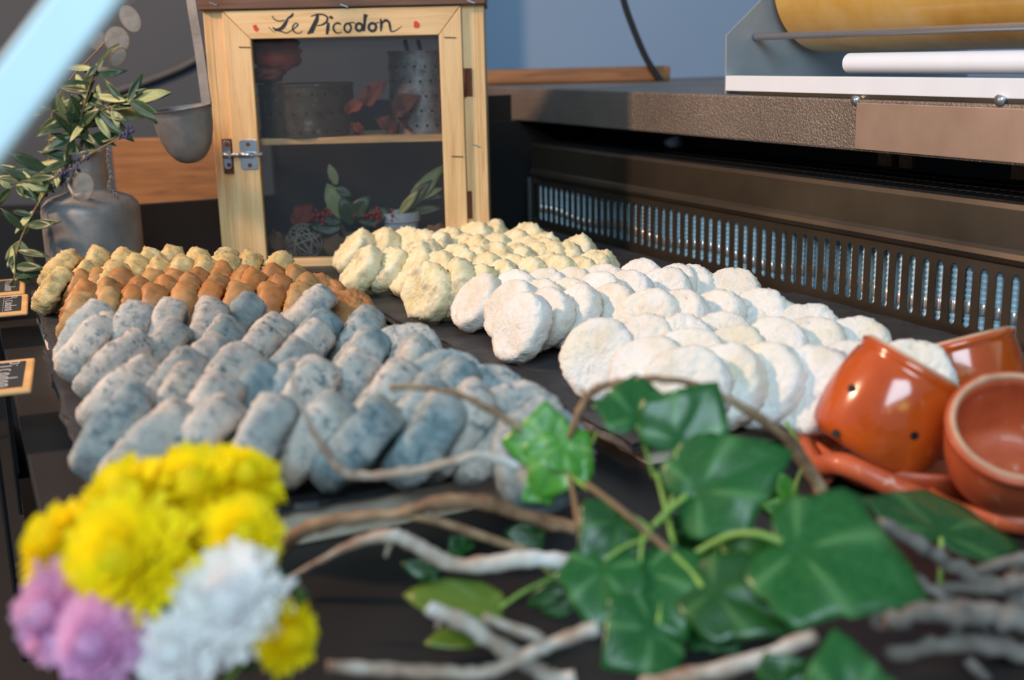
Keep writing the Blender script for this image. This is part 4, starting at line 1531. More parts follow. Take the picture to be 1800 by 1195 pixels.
pv = [onplate(1276, 160), onplate(1277, 62), onplate(1333, 5), onplate(1400, -75), onplate(1560, -75), onplate(1700, 60), onplate(1700, 165)]
z_b = ZP
pv = [(v_, max(z_, z_b)) for v_, z_ in pv]
pv[0] = (pv[0][0], z_b)
pv[-1] = (pv[-1][0], z_b)
for sx in (S_F, S_N):
    mb = MB(); mb.prism([cs(sx, v_, z_) for v_, z_ in pv], AU * .003); mb.build('end_plate', M['plate_steel'], dis, bevel=.0005)
v_f, zt_ = onplate(1276, 133)
mb = MB(); mb.cbox(S_N, S_F - .0005, v_f - .001, v_f + .012, ZP + .004, zt_); mb.build('front_board', M['white_plastic'], dis, bevel=.0008)
mb = MB(); mb.cbox(S_N, S_F - .0005, v_f + .013, pv[-1][0], ZP + .001, ZP + .004); mb.build('base_plate', M['plate_steel'], dis)
mb = MB(); mb.cbox(S_N, S_F - .05, v_f - .0015, v_f + .006, ZP, ZP + .0038); mb.build('base_lip', M['panel_steel'], dis)
rv, rz = onplate(1326, 65)
mb = MB(); mb.tube([cs(S_F - .001, rv, rz), cs(S_N, rv, rz)], .0045, 12); mb.build('guide_rod', M['chrome'], dis, smooth=True)
for x in (1506, 1760):
    q = atp(x, 176, cs(0, v_f - .003, 0), AV)
    mb = MB(); mb.tube([q + AV * .004, q - AV * .004], [.004, .0055], 10); mb.build('bolt_head', M['chrome'], dis, smooth=True)
cv, cz = onplate(1442, -14)
lv_, lz_ = onplate(1333, -14)
bv_, bz_ = onplate(1440, 92)
RR = (abs(cv - lv_) + abs(cz - bz_)) / 2
cz = bz_ + RR
roll = empty('film_roll', cs(S_F - .02, cv, cz - RR), 'large roll of yellow cling film in the steel dispenser', 'roll')
mb = MB()
ME = Matrix.Translation(cs(S_F - .012, cv, cz)) @ (-AU).to_track_quat('Z', 'X').to_matrix().to_4x4()
LN = S_F - .012 - S_N - .03
mb.lathe([(.02, 0), (RR - .004, 0), (RR, .004), (RR, LN - .004), (RR - .004, LN), (.02, LN)], 56, ME, cap=False)
mb.build('film', M['film_roll'], roll, auto=True)
mb = MB(); mb.lathe([(.016, -.006), (.02, -.006), (.02, LN + .006), (.016, LN + .006)], 24, ME, cap=False); mb.build('core', M['beige_board'], roll, auto=True)
# white lower tube
tv = v_f + .03
q = atp(1491, 111, cs(0, tv + .01, 0), AV)
qs = to_cs(q)
r2 = .0115
mb = MB()
ME2 = Matrix.Translation(cs(qs[0], tv + .01, qs[2])) @ (-AU).to_track_quat('Z', 'X').to_matrix().to_4x4()
L2 = qs[0] - S_N - .01
mb.lathe([(.0001, 0), (r2 - .003, 0), (r2, .003), (r2, L2), (.0001, L2)], 28, ME2, cap=False)
setp(mb.build('white_roll', M['white_plastic'], auto=True), 'white roll lying under the yellow cling film in the dispenser', 'roll')

# ------------------------------------------------------------------ glass guard, close to the camera on the left
gd = empty('glass_guard', atz(60, 900, 0.0), 'glass guard pane with a pale blue edge at the upper left', 'glass guard')
D0, D1 = .42, .68
A0, A1 = aty(-60, 284, D0), aty(252, -135, D0)
B0, B1 = aty(-60, 185, D1), aty(180, -115, D1)


def bar(a_, c_, w_, t_, nm, mt):
    d_ = (c_ - a_)
    L_ = d_.length
    d_.normalize()
    n_ = d_.cross(Vector((0, 1, 0))).normalized()
    k_ = n_.cross(d_)
    mb_ = MB()
    mb_.box((a_ + c_) / 2, d_ * (L_ / 2), n_ * w_, k_ * t_)
    return mb_.build(nm, mt, gd, bevel=.002)


ext = (A1 - A0) * 1.2
bar(A0 - ext * .3, A1 + ext * .2, .0100, .004, 'edge_profile', M['frame_blue'])
bar(B0 - (B1 - B0) * .4, B1 + (B1 - B0) * .4, .0032, .003, 'rear_edge_strip', M['frame_grey'])
mb = MB()
mb.add([A0 - ext * .3, A1 + ext * .2, B1 + (B1 - B0) * .4, B0 - (B1 - B0) * .4], [(0, 1, 2, 3)])
mb.build('glass_pane', M['clear_glass'], gd)
# pane stands on a post fixed to the counter ledge
g0 = A0 - ext * .3
mb = MB(); mb.tube([g0, Vector((g0.x - .02, g0.y, -.15))], .006, 8); mb.build('post', M['frame_grey'], gd)

# ------------------------------------------------------------------ price tags on the left ledge
def tag(corners, z0, label, words, holder=True):
    """corners: image points far-right, near-right, on the right edge; tag runs left from there"""
    (fx, fy), (nx, ny), (lx, ly) = corners
    Fp, Np = atz(fx, fy, z0), atz(nx, ny, z0)
    e = empty('price_tag', (Fp + Np) / 2, label, 'price tag', 'chalk price tags on the left edge')
    xax = (Np - Fp)
    H_ = xax.length
    xax.normalize()
    yax = Vector((0, 0, 1)).cross(xax).normalized()
    if yax.x > 0:
        yax = -yax                                  # to the left, across the tag
    W_ = .075
    nn = xax.cross(yax)
    if nn.z < 0:
        nn = -nn
    mb_ = MB(); mb_.box(Fp + xax * H_ / 2 + yax * W_ / 2 - nn * .002, xax * H_ / 2, yax * W_ / 2, nn * .002)
    bd = mb_.build('wood_frame', M['tag_wood'], e, bevel=.002)
    m_ = H_ * .10
    mb_ = MB(); mb_.box(Fp + xax * H_ / 2 + yax * (W_ / 2 - m_ * .35) + nn * .0002, xax * (H_ / 2 - m_), yax * (W_ / 2 - m_ * 1.0), nn * .0002)
    mb_.build('chalkboard', M['chalkboard'], e)
    # chalk writing runs along xax, its top to the right
    mb_ = MB()
    conv = lambda u_, v_: Fp + xax * (m_ + u_ * (H_ - 2 * m_)) + yax * (m_ * 1.0 + v_ * W_ * .42) + nn * .0006
    for st in words:
        stroke(mb_, st, 0, conv, 1)
    mb_.build('chalk_writing', M['chalk'], e)
    mb_ = MB()
    q_ = Fp + xax * H_ / 2 + yax * W_ * .5 - nn * .004
    mb_.tube([q_, Vector((q_.x, q_.y, -.199))], .0025, 6)
    mb_.build('stand', M['black_plastic'], e)
    return e


def wr(text):
    """chalk letters, u along the line 0..1, v down the tag; stroke width in u units"""
    G = {'P': [[(0, 0), (0, 1)], [(0, .05), (.7, .1), (.7, .45), (0, .5)]], 'i': [[(.2, .4), (.2, 1)], [(.2, .1), (.25, .16)]],
         'c': [[(.7, .45), (.2, .45), (.05, .75), (.3, 1), (.75, .92)]], 'o': [[(.4, .42), (.05, .7), (.4, 1), (.75, .7), (.4, .42)]],
         'd': [[(.6, .5), (.1, .55), (.1, .95), (.6, .9)], [(.65, 0), (.65, 1)]], 'n': [[(.05, .42), (.05, 1)], [(.05, .6), (.45, .42), (.7, .6), (.7, 1)]],
         't': [[(.3, .1), (.3, .9), (.6, 1)], [(.05, .4), (.6, .4)]], 'u': [[(.05, .42), (.1, .9), (.5, 1), (.7, .8), (.7, .42)]], '~': [[(0, .7), (.3, .5), (.6, .8), (.9, .6)]]}
    n_ = len(text)
    return [(G[c], i / n_, .8 / n_) for i, c in enumerate(text)]


def words(line, v0, v1, w_=.022):
    out = []
    for strokes, u0, du in wr(line):
        for st in strokes:
            out.append([(u0 + a_ * du, v0 + c_ * (v1 - v0), w_) for a_, c_ in st])
    return out


tag(((62, 628), (55, 684), (0, 692)), .070, 'nearest chalk price tag in a pale wood frame on the left edge', words('Picodon', .02, .55) + [[(0, .72, .008), (1, .72, .008)], [(0, .95, .008), (1, .95, .008)]])
tag(((50, 516), (49, 548), (0, 556)), .060, 'middle chalk price tag in a pale wood frame, beside the brown cheeses', words('Picodon', .02, .42) + words('n~u~', .55, .8) + [[(0, .48, .008), (1, .48, .008)]])
tag(((45, 488), (44, 513), (0, 520)), .055, 'farthest chalk price tag in a pale wood frame, partly behind the middle one', words('Picodon', .02, .42) + words('~n~', .55, .8))

# ------------------------------------------------------------------ terracotta pots
def pot(name, base, axis, R0, R1, H, label, mat='glazed_clay', holes=(), rim='clay_rim', cat='pot', wall=.005, bulge=.0):
    axis = Vector(axis).normalized()
    e = empty(name, base, label, cat, 'terracotta moulds at the right')
    T = Matrix.Translation(base) @ axis.to_track_quat('Z', 'Y').to_matrix().to_4x4()
    pr = [(.0001, 0), (R0 * .9, 0), (R0, .004)]
    for k in range(1, 8):
        t = k / 8
        pr.append((R0 + (R1 - R0) * t + bulge * math.sin(math.pi * t), H * t))
    pr += [(R1 + .0006, H * .9), (R1 + .0022, H * .93), (R1 + .0022, H * .985), (R1, H)]
    ins = [(R1 - wall, H * .985)]
    for k in range(7, 0, -1):
        t = k / 8
        ins.append((R0 + (R1 - R0) * t + bulge * math.sin(math.pi * t) - wall, max(H * t, wall)))
    ins += [(R0 * .6, wall), (.0001, wall)]
    mb_ = MB(); mb_.lathe(pr + ins, 56, T, cap=False); mb_.build('body', M[mat], e, smooth=True)
    mb_ = MB()
    ring = [T @ Vector(((R1 - wall * .45) * math.cos(2 * math.pi * i / 56), (R1 - wall * .45) * math.sin(2 * math.pi * i / 56), H)) for i in range(57)]
    mb_.tube(ring, wall * .42, 6, False); mb_.build('rim', M[rim], e, smooth=True)
    hb = MB(); hb.lathe([(.0001, 0), (.0030, 0), (.0030, .0012), (.0001, .0012)], 12); hm, _ = hb.mesh('drain_hole', M['void_black'], origin=Vector((0, 0, 0)))
    Ti = T.inverted()
    for (x, y) in holes:
        # find where the pixel's line of sight meets the pot wall
        o_ = Ti @ CAM
        d_ = (Ti.to_3x3() @ ray(x, y)).normalized()
        t = 0.3
        hit = None
        while t < 1.6:
            q_ = o_ + d_ * t
            if 0 < q_.z < H:
                tt = q_.z / H
                if math.hypot(q_.x, q_.y) < R0 + (R1 - R0) * tt + bulge * math.sin(math.pi * tt):
                    hit = q_
                    break
            t += .0005
        if hit:
            n_ = (T.to_3x3() @ Vector((hit.x, hit.y, -.1 * H)).normalized())
            ob = link('drain_hole', hm, T @ hit, e)
            ob.rotation_euler = n_.to_track_quat('Z', 'Y').to_euler()
    return e, T


# dish carrying the tilted mould
DYc = atz(1590, 835, Z_DECK)
dish = empty('terracotta_dish', (DYc.x, DYc.y, Z_DECK), 'shallow terracotta dish with a looped handle under the tilted mould', 'dish')
T = Matrix.Translation((DYc.x + .012, DYc.y + .005, Z_DECK + .0005))
b = MB(); b.lathe([(.0001, 0), (.060, 0), (.070, .006), (.078, .020), (.079, .026), (.074, .026), (.068, .010), (.058, .005), (.0001, .005)], 56, T, cap=False)
b.build('bowl', M['raw_clay'], dish, smooth=True)
hp = [aty(1462, 845, .80), aty(1425, 810, .81), aty(1408, 760, .84), aty(1418, 722, .87), aty(1452, 706, .90), aty(1475, 715, .91)]
b = MB(); b.tube([Vector(q) for q in spline([tuple(q) for q in hp], 5)], [.0085] * 26, 10); b.build('handle', M['raw_clay'], dish, smooth=True)
b = MB(); b.tube([Vector(q) for q in spline([tuple(aty(*p)) for p in ((1435, 822, .80), (1475, 815, .775), (1530, 835, .76), (1590, 865, .75), (1640, 885, .745), (1700, 910, .74))], 5)], .0085, 10)
b.build('rolled_lip', M['raw_clay'], dish, smooth=True)
# tilted mould in the dish: its mouth points up to the right and a little away
bA = aty(1515, 795, .795)
axA = aty(1620, 632, .80) - bA
pot('cheese_mould', bA, axA,   .0425, .0405, .074, 'glazed orange mould with drain holes, tilted in the dish', holes=((1498, 683), (1607, 765), (1470, 762)), bulge=.005)
# mould behind
pot('cheese_mould', aty(1712, 745, .88), (-.22, .34, .92), .042, .047, .066, 'glazed orange mould behind the tilted one, near the slotted panel', bulge=.004)
# right-hand mould, open towards the camera
mC = aty(1796, 748, .70)
aC = Vector((-.10, -.55, .83)).normalized()
pot('cheese_mould', mC - aC * .055, aC, .034, .0435, .055, 'open terracotta mould at the right edge, its dark inside showing', mat='raw_clay', bulge=.004)
# tray under it
tc = atz(1800, 925, Z_DECK)
b = MB(); b.lathe([(.0001, 0), (.055, 0), (.064, .005), (.066, .016), (.061, .016), (.056, .006), (.0001, .005)], 48, Matrix.Translation((tc.x + .012, tc.y + .035, Z_DECK + .0005)), cap=False)
setp(b.build('terracotta_saucer', M['raw_clay'], smooth=True), 'flat terracotta saucer under the mould at the right edge', 'saucer')

# ------------------------------------------------------------------ twigs
def twig(pts, D, mat, label, side=(), jitter=None, seed=1):
    """pts: (x, y, width in px[, depth])"""
    rnd = random.Random(seed)
    jitter = jitter or (.0035 if mat == 'grey_twig' else .0012)
    full = [(p[0], p[1], p[2], p[3] if len(p) > 3 else D) for p in pts]
    S = spline(full, 6)
    P, R_ = [], []
    for (x, y, w_, d_) in S:
        q = aty(x, y, d_)
        r_ = max(.0008, w_ / 2 * d_ / FPX) * (1 + rnd.uniform(-.15, .15))
        q += Vector((rnd.uniform(-1, 1), rnd.uniform(-1, 1), rnd.uniform(-1, 1))) * jitter * .5
        q.z = max(q.z, Z_DECK + r_ + .0005)
        P.append(q)
        R_.append(r_)
    e = empty('driftwood_twig', P[len(P) // 2], label, 'twig', 'twigs in the foreground')
    mb_ = MB(); mb_.tube(P, R_, 10); mb_.build('branch', M[mat], e, smooth=True)
    for sp_ in side:
        full = [(p[0], p[1], p[2], p[3] if len(p) > 3 else D) for p in sp_]
        S = spline(full, 5)
        mb_ = MB(); mb_.tube([aty(x, y, d_) for x, y, w_, d_ in S], [max(.0008, w_ / 2 * d_ / FPX) for x, y, w_, d_ in S], 8)
        mb_.build('side_shoot', M[mat], e, smooth=True)
    return e


twig([(512, 658, 8), (540, 735, 12), (570, 790, 14), (602, 828, 20), (640, 836, 18), (720, 829, 20), (800, 809, 18), (850, 801, 17), (912, 820, 16)], .63, 'weathered_twig', 'thin curved twig lying across the front blue-grey cheeses', seed=1)
twig([(683, 680, 11), (760, 682, 11), (820, 700, 12), (870, 725, 14), (915, 752, 15)], .66, 'brown_twig', 'short thin twig over the right-hand blue-grey cheeses', seed=2)
twig([(470, 990, 26), (530, 935, 28), (600, 914, 24), (700, 903, 22), (760, 886, 28), (850, 882, 30), (910, 902, 26), (1000, 926, 26), (1050, 925, 22)], .64, 'brown_twig', 'rough brown twig arching above the white one',
     side=[[(700, 903, 18), (770, 916, 18), (840, 940, 20), (925, 968, 16)]], seed=3)
twig([(505, 1018, 8), (600, 966, 14), (650, 946, 24), (690, 942, 28), (730, 957, 32), (790, 990, 32), (860, 992, 32), (930, 982, 32), (1008, 990, 30)], .59, 'weathered_twig', 'bleached white wavy twig in the middle foreground',
     side=[[(690, 945, 14), (682, 965, 10), (678, 978, 7)]], jitter=.0006, seed=4)
twig([(752, 1068, 26), (810, 1092, 36), (870, 1130, 34), (950, 1182, 34), (1010, 1225, 34)], .53, 'weathered_twig', 'thick bleached twig pointing up left at the bottom', side=[[(775, 1085, 12), (768, 1105, 8)]], seed=5)
twig([(575, 1172, 26), (700, 1178, 28), (830, 1184, 28), (900, 1165, 26), (970, 1130, 26), (1052, 1104, 26)], .505, 'weathered_twig', 'banded brown and white twig along the bottom edge',
     side=[[(850, 1084, 14), (900, 1104, 20), (945, 1120, 22), (960, 1140, 20)]], seed=6)
twig([(1130, 1205, 40), (1230, 1185, 36), (1330, 1160, 34), (1430, 1118, 28)], .51, 'weathered_twig', 'pale branch running right along the bottom under the ivy', seed=7)
twig([(1540, 1092, 40), (1640, 1078, 46), (1740, 1082, 50), (1830, 1088, 54)], .52, 'grey_twig', 'thick grey branch end at the lower right', seed=8)
twig([(1000, 770, 12), (1030, 702, 16), (1060, 680, 18), (1120, 668, 14), (1190, 669, 14), (1260, 690, 14), (1340, 738, 18), (1395, 785, 24), (1445, 865, 28)], .66, 'brown_twig', 'arched twig in front of the white cheeses',
     side=[[(1030, 700, 8), (1022, 680, 5)]], seed=9)
twig([(1545, 915, 22), (1620, 960, 30), (1700, 1005, 34), (1820, 1060, 36)], .58, 'grey_twig', 'grey branch sloping down right below the terracotta saucer', side=[[(1710, 1008, 24), (1760, 990, 24), (1830, 978, 28)]], seed=10)
twig([(1560, 1150, 34), (1680, 1130, 38), (1830, 1150, 40)], .53, 'grey_twig', 'lowest grey branch in the bottom right corner', side=[[(1650, 1140, 22), (1690, 1105, 18)], [(1700, 1160, 24), (1740, 1200, 24)]], seed=11)
twig([(1640, 1040, 26), (1730, 1030, 28), (1830, 1020, 32)], .56, 'grey_twig', 'grey branch crossing the tangle at the right edge', seed=12)
twig([(1690, 1075, 20), (1740, 1040, 24), (1790, 1000, 22), (1830, 960, 22)], .60, 'grey_twig', 'grey twig rising to the right edge below the saucer', seed=14)
twig([(1600, 1010, 16), (1660, 1050, 20), (1720, 1100, 22), (1800, 1170, 24)], .55, 'grey_twig', 'thin grey twig slanting down across the lower right tangle', seed=15)
twig([(1720, 945, 18), (1770, 965, 20), (1830, 1000, 22)], .63, 'grey_twig', 'short grey twig just under the saucer at the right edge', seed=16)
twig([(1250, 880, 12), (1300, 915, 12), (1345, 945, 10)], .60, 'grey_twig', 'small grey twig deep inside the ivy', seed=13)

# ------------------------------------------------------------------ ivy
ivm = {}
for i, k in enumerate(('ivy_mid', 'ivy_dark', 'ivy_bright', 'ivy_olive')):
    ivm[k] = [leaf_mesh('leaf', IVY, M[k], .22, .12, 6, 20 + i * 3 + j, .035) for j in range(3)]
OVAL = [(0, 0), (.18, -.04), (.38, .10), (.46, .34), (.38, .62), (.2, .86), (0, 1.0)]
ivm['oval_olive'] = [leaf_mesh('leaf', OVAL, M['ivy_olive'], .15, .1, 5, 50 + j, .04) for j in range(3)]
ivm['oval_bright'] = [leaf_mesh('leaf', OVAL, M['ivy_bright'], .15, .1, 5, 60 + j, .04) for j in range(3)]
ivm['oval_dark'] = [leaf_mesh('leaf', OVAL, M['ivy_dark'], .15, .1, 5, 70 + j, .04) for j in range(3)]


def ivy(label, anchor, leaves, stems):
    e = empty('ivy_sprig', aty(*anchor), label, 'ivy')
    rnd = random.Random(len(leaves) + int(anchor[0]))
    for i, (k, bx, by, bd, tx, ty, td, wf, nrm) in enumerate(leaves):
        B_, T_ = aty(bx, by, bd), aty(tx, ty, td)
        for q in (B_, T_):
            q.z = max(q.z, Z_DECK + .006)
        place_leaf(ivm[k][i % 3], B_, T_, nrm, (T_ - B_).length * wf, e, 'leaf', .0005)
    for st in stems:
        col_ = 'green_stem'
        if isinstance(st[0], str):
            col_, st = st[0], st[1:]
        S = spline([(p[0], p[1], p[2], p[3]) for p in st], 6)
        mb_ = MB(); mb_.tube([aty(x, y, d_) for x, y, w_, d_ in S], [w_ / 2 * d_ / FPX for x, y, w_, d_ in S], 7)
        mb_.build('stem', M[col_], e, smooth=True)
    return e


CAMN = (0, -1, .45)
ivy('broad-leaved ivy sprig spreading over the foreground, its leaves dark and glossy', (1180, 980, .58), [
    ('ivy_mid', 1120, 748, .63, 1118, 649, .66, 1.05, (0, -1, .3)),
    ('ivy_mid', 1185, 790, .62, 1262, 668, .63, 1.1, (-.2, -1, .4)),
    ('ivy_mid', 1205, 873, .60, 1395, 783, .60, .88, (0, -.8, .9)),
    ('ivy_dark', 1096, 909, .60, 1018, 985, .58, 1.0, (-.3, -1, .4)),
    ('ivy_mid', 1063, 985, .58, 1045, 1110, .55, 1.05, (-.2, -1, .5)),
    ('ivy_mid', 1125, 990, .58, 1205, 1120, .54, 1.0, (0, -1, .6)),
    ('ivy_mid', 1158, 1098, .55, 1060, 1170, .53, 1.15, (-.1, -1, .7)),
    ('ivy_dark', 1233, 1030, .56, 1420, 1105, .53, .75, (0, -.8, .8)),
    ('ivy_mid', 1372, 953, .56, 1640, 1046, .52, .92, (.1, -.8, .9)),
    ('ivy_bright', 1300, 945, .62, 1318, 1035, .61, 1.0, CAMN),
    ('ivy_mid', 1240, 1085, .57, 1300, 1150, .55, 1.1, CAMN),
    ('ivy_dark', 1180, 1040, .60, 1290, 1080, .60, 1.0, CAMN),
    ('ivy_dark', 1230, 920, .66, 1180, 990, .66, 1.1, CAMN),
    ('ivy_dark', 1330, 1000, .62, 1400, 1060, .62, 1.1, CAMN),
    ('ivy_dark', 1250, 900, .64, 1330, 940, .64, 1.0, CAMN),
], [
    [(1207, 871, 13, .60), (1175, 897, 12, .595), (1148, 925, 12, .59)],
    [(1125, 992, 9, .58), (1128, 960, 9, .585), (1135, 920, 9, .60)],
    [(1155, 830, 11, .63), (1172, 900, 11, .61), (1188, 975, 11, .585)],
    [(1375, 953, 16, .56), (1330, 938, 14, .565), (1280, 942, 13, .575), (1230, 968, 13, .58), (1210, 985, 13, .58)],
    [(1250, 880, 12, .61), (1268, 950, 12, .60), (1290, 1020, 12, .58)],
    [(1235, 1032, 13, .56), (1215, 1005, 12, .57), (1185, 975, 12, .58)],
    [(1063, 985, 8, .58), (1100, 960, 8, .585), (1140, 945, 9, .59)],
    [(1096, 909, 9, .60), (1120, 912, 9, .597), (1145, 935, 9, .59)],
    [(1158, 1098, 10, .55), (1165, 1040, 9, .565), (1185, 985, 9, .58)],
    ['brown_stem', (1030, 850, 12, .62), (1090, 895, 14, .60), (1150, 945, 16, .59), (1200, 990, 16, .58), (1260, 1030, 14, .57), (1330, 1100, 14, .555)],
    [(1120, 748, 6, .63), (1135, 790, 7, .63), (1150, 840, 8, .63)],
    [(1190, 790, 7, .62), (1185, 860, 8, .61), (1170, 920, 9, .60)],
    [(1250, 985, 10, .60), (1275, 1060, 9, .58), (1285, 1120, 8, .57)],
])
ivy('small ivy tip with pale green leaves, in front of the right-hand blue-grey cheeses', (985, 800, .66), [
    ('ivy_bright', 985, 780, .67, 880, 775, .67, 1.1, (-.1, -1, .5)),
    ('ivy_bright', 990, 790, .66, 945, 880, .65, 1.1, (-.2, -1, .5)),
    ('ivy_bright', 985, 775, .66, 1045, 835, .65, 1.0, (.3, -1, .5)),
    ('ivy_bright', 960, 850, .66, 918, 880, .65, 1.0, CAMN),
], [
    [(985, 780, 6, .67), (1000, 830, 8, .655), (1035, 860, 10, .63)],
    [(1050, 760, 7, .68), (1030, 800, 7, .66), (1010, 840, 8, .65)],
    ['brown_stem', (1000, 830, 9, .655), (1010, 880, 12, .64), (1020, 930, 16, .62)],
])
ivy('low ivy sprig with olive leaves on the dark deck left of the main ivy', (945, 995, .60), [
    ('oval_olive', 880, 1068, .57, 708, 1040, .575, .62, (0, -.5, 1)),
    ('oval_olive', 862, 1110, .57, 745, 1128, .56, .5, (0, -.6, 1)),
    ('oval_dark', 985, 1034, .60, 925, 1066, .60, .6, CAMN),
    ('oval_dark', 1008, 1053, .60, 950, 1108, .60, .8, CAMN),
    ('ivy_mid', 817, 972, .68, 790, 942, .68, 1.2, CAMN),
    ('oval_dark', 955, 950, .68, 885, 935, .68, .8, CAMN),
    ('oval_dark', 770, 1010, .62, 705, 990, .62, .6, CAMN),
], [
    [(880, 1068, 9, .57), (920, 1040, 8, .58), (965, 1018, 8, .59), (1010, 1000, 8, .60)],
    [(1005, 1055, 8, .60), (990, 1025, 8, .60), (965, 1005, 9, .60), (940, 985, 8, .61)],
])
ivy('single dark ivy leaf standing before the terracotta saucer', (1655, 960, .62), [
    ('ivy_dark', 1655, 948, .62, 1652, 852, .66, 1.7, (0, -1, .6)),
], [[(1655, 945, 10, .62), (1654, 990, 11, .61), (1652, 1030, 11, .60)]])
ivy('large dark ivy leaf cut off by the bottom edge, right of centre', (1490, 1230, .48), [
    ('ivy_mid', 1500, 1270, .47, 1470, 1098, .50, .95, (0, -.8, .8)),
    ('ivy_dark', 1360, 1215, .50, 1440, 1165, .50, 1.1, CAMN),
], [[(1500, 1265, 10, .47), (1505, 1300, 11, .46), (1510, 1330, 11, .45)]])
ivy('small bright ivy shoots beside the terracotta dish handle', (1390, 900, .68), [
    ('oval_bright', 1388, 885, .68, 1375, 832, .68, .75, CAMN),
    ('oval_bright', 1395, 900, .67, 1340, 888, .67, .75, CAMN),
    ('oval_bright', 1395, 900, .67, 1420, 872, .67, .8, CAMN),
    ('oval_dark', 1380, 900, .69, 1320, 850, .69, .7, CAMN),
], [[(1388, 890, 6, .68), (1400, 850, 7, .68), (1412, 800, 8, .69), (1380, 740, 7, .70)], [(1390, 900, 7, .67), (1385, 940, 7, .66), (1380, 980, 7, .65)]])


# ------------------------------------------------------------------ chrysanthemums
def mum(x, y, D, rpx, mat, facing, label, seed, layers=8, plen=1.0, core=None, n0=11):
    rnd = random.Random(seed)
    c0 = aty(x, y, D)
    R_ = rpx * D / FPX
    e = empty('chrysanthemum', c0, label, 'flower', 'chrysanthemums in the bunch')
    nf = Vector(facing).normalized()
    Q = nf.to_track_quat('Z', 'Y').to_matrix()
    mb_ = MB()
    for L_ in range(layers):
        t = L_ / (layers - 1)
        el = math.radians(-12 + 88 * t)            # outer petals droop, inner ones stand up
        ln = R_ * (1.0 - .62 * t) * plen
        n_ = int(n0 + 12 * (1 - t) + 3)
        for i in range(n_):
            a = 2 * math.pi * (i + .5 * (L_ % 2) + rnd.uniform(-.2, .2)) / n_
            el_ = el + rnd.uniform(-.15, .15)
            l_ = ln * rnd.uniform(.85, 1.1)
            w_ = R_ * .135 * rnd.uniform(.8, 1.2)
            d_ = Vector((math.cos(a) * math.cos(el_), math.sin(a) * math.cos(el_), math.sin(el_)))
            s_ = Vector((-math.sin(a), math.cos(a), 0))
            u_ = s_.cross(d_) * -1
            if u_.z < 0:
                u_ = -u_
            st = Vector((math.cos(a), math.sin(a), 0)) * (R_ * .10 * (1 - t)) + Vector((0, 0, R_ * .38 * t))
            rowsP = []
            for k, (f, wk) in enumerate(((0.12, .35), (.4, .85), (.7, 1.0), (.9, .75), (1.0, .2))):
                up_ = u_ * (l_ * .16 * f * f)
                p_ = st + d_ * (l_ * f) + up_
                rowsP.append((p_ - s_ * w_ * wk + u_ * w_ * .45 * wk, p_, p_ + s_ * w_ * wk + u_ * w_ * .45 * wk))
            base_ = len(mb_.v)
            for r3 in rowsP:
                for q_ in r3:
                    mb_.v.append(c0 + Q @ q_)
            for k in range(4):
                for j in range(2):
                    v0_ = base_ + k * 3 + j
                    mb_.f.append((v0_, v0_ + 1, v0_ + 4, v0_ + 3))
    mb_.lathe([(.0003, -R_ * .12), (R_ * .36, 0), (R_ * .44, R_ * .28), (R_ * .37, R_ * .55), (R_ * .22, R_ * .74), (.0003, R_ * .82)], 14, Matrix.Translation(c0) @ Q.to_4x4(), cap=False)
    mb_.build('petals', M[mat], e, smooth=True, kind='stuff')
    st0 = c0 - nf * R_ * .05
    vase = VASE + Vector((rnd.uniform(-.018, .018), rnd.uniform(-.018, .018), 0))
    mid = (st0 + vase) / 2 - nf * .02
    mb_ = MB(); mb_.tube([Vector(q) for q in spline([tuple(st0), tuple(st0 - nf * R_ * .5), tuple(mid), tuple(vase)], 5)], .0018, 6)
    mb_.build('stem', M['ivy_dark'] if False else M['green_stem'], e, smooth=True)
    mb_ = MB(); mb_.lathe([(.0004, -R_ * .16), (R_ * .16, -R_ * .1), (R_ * .2, -R_ * .05), (R_ * .1, -R_ * .02)], 12, Matrix.Translation(c0) @ Q.to_4x4()); mb_.build('calyx', M['green_stem'], e, smooth=True)
    return e


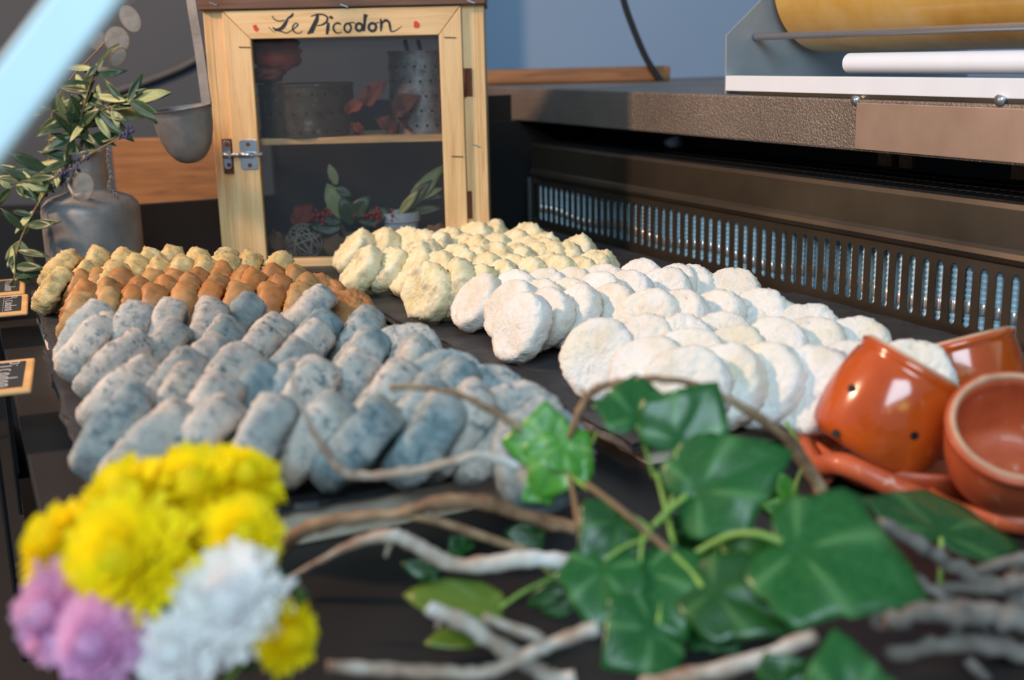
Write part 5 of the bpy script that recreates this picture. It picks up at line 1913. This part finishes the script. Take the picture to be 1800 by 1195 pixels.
VASE = Vector((-.148, .445, .035))
mum(345, 880, .53, 118, 'petal_yellow', (.1, -.6, 1), 'yellow chrysanthemum at the top right of the bunch, overlapping the cheeses', 1)
mum(425, 850, .535, 78, 'petal_yellow', (.5, -.5, .8), 'yellow chrysanthemum at the far upper right tip of the bunch', 2)
mum(235, 890, .515, 105, 'petal_yellow', (-.2, -.5, 1), 'yellow chrysanthemum at the upper left of the bunch', 3)
mum(120, 965, .50, 98, 'petal_yellow', (-.6, -.5, .8), 'yellow chrysanthemum at the left above the pink ones', 4)
mum(228, 985, .475, 125, 'petal_yellow', (-.1, -1, .5), 'large yellow chrysanthemum in the middle of the bunch, above the pink ones', 5)
mum(425, 945, .50, 78, 'petal_yellow', (.4, -.8, .6), 'yellow chrysanthemum right of the middle, above the large white one', 6)
mum(335, 950, .505, 62, 'petal_yellow', (.2, -.8, .6), 'small yellow chrysanthemum between the middle and the upper right ones', 7)
mum(498, 1118, .47, 72, 'petal_yellow', (.9, -.6, .2), 'yellow chrysanthemum at the lower right of the bunch, beside the white ones', 8)
mum(405, 1060, .47, 112, 'petal_white', (.3, -1, .45), 'large white chrysanthemum on the right of the bunch', 9, layers=8)
mum(312, 1145, .455, 84, 'petal_white', (0, -1, .3), 'smaller white chrysanthemum at the bottom beside the pink ones', 10, layers=8)
mum(108, 1075, .47, 98, 'petal_pink', (-.5, -1, .3), 'pink chrysanthemum at the far left of the bunch', 11, layers=8)
mum(178, 1125, .455, 98, 'petal_pink', (-.1, -1, .2), 'pink chrysanthemum at the bottom left, next to the small white one', 12, layers=8)
vz = empty('flower_vase', (VASE.x, VASE.y, Z_DECK), 'low brown vase holding the chrysanthemums, mostly below the frame', 'vase')
b = MB(); b.lathe([(.0001, 0), (.034, 0), (.042, .014), (.043, .022), (.040, .030), (.037, .030), (.040, .022), (.039, .014), (.032, .004), (.0001, .004)], 40, Matrix.Translation((VASE.x, VASE.y, Z_DECK + .0005)), cap=False)
b.build('body', M['raw_clay'], vz, smooth=True)
fl = empty('chrysanthemum_foliage', VASE, 'dark green leaves filling the bunch between the chrysanthemums', 'foliage')
rf = random.Random(8)
for i in range(26):
    x, y = rf.uniform(120, 520), rf.uniform(1000, 1230)
    B_ = aty(x, y, .475)
    T_ = aty(x + rf.uniform(-60, 60), y + rf.uniform(-50, 50), .47 + rf.uniform(-.015, .015))
    place_leaf(ivm['ivy_dark' if i % 3 else 'ivy_mid'][i % 3], B_, T_, (rf.uniform(-.5, .5), -1, .5), (T_ - B_).length * .9, fl, 'leaf', .0004)
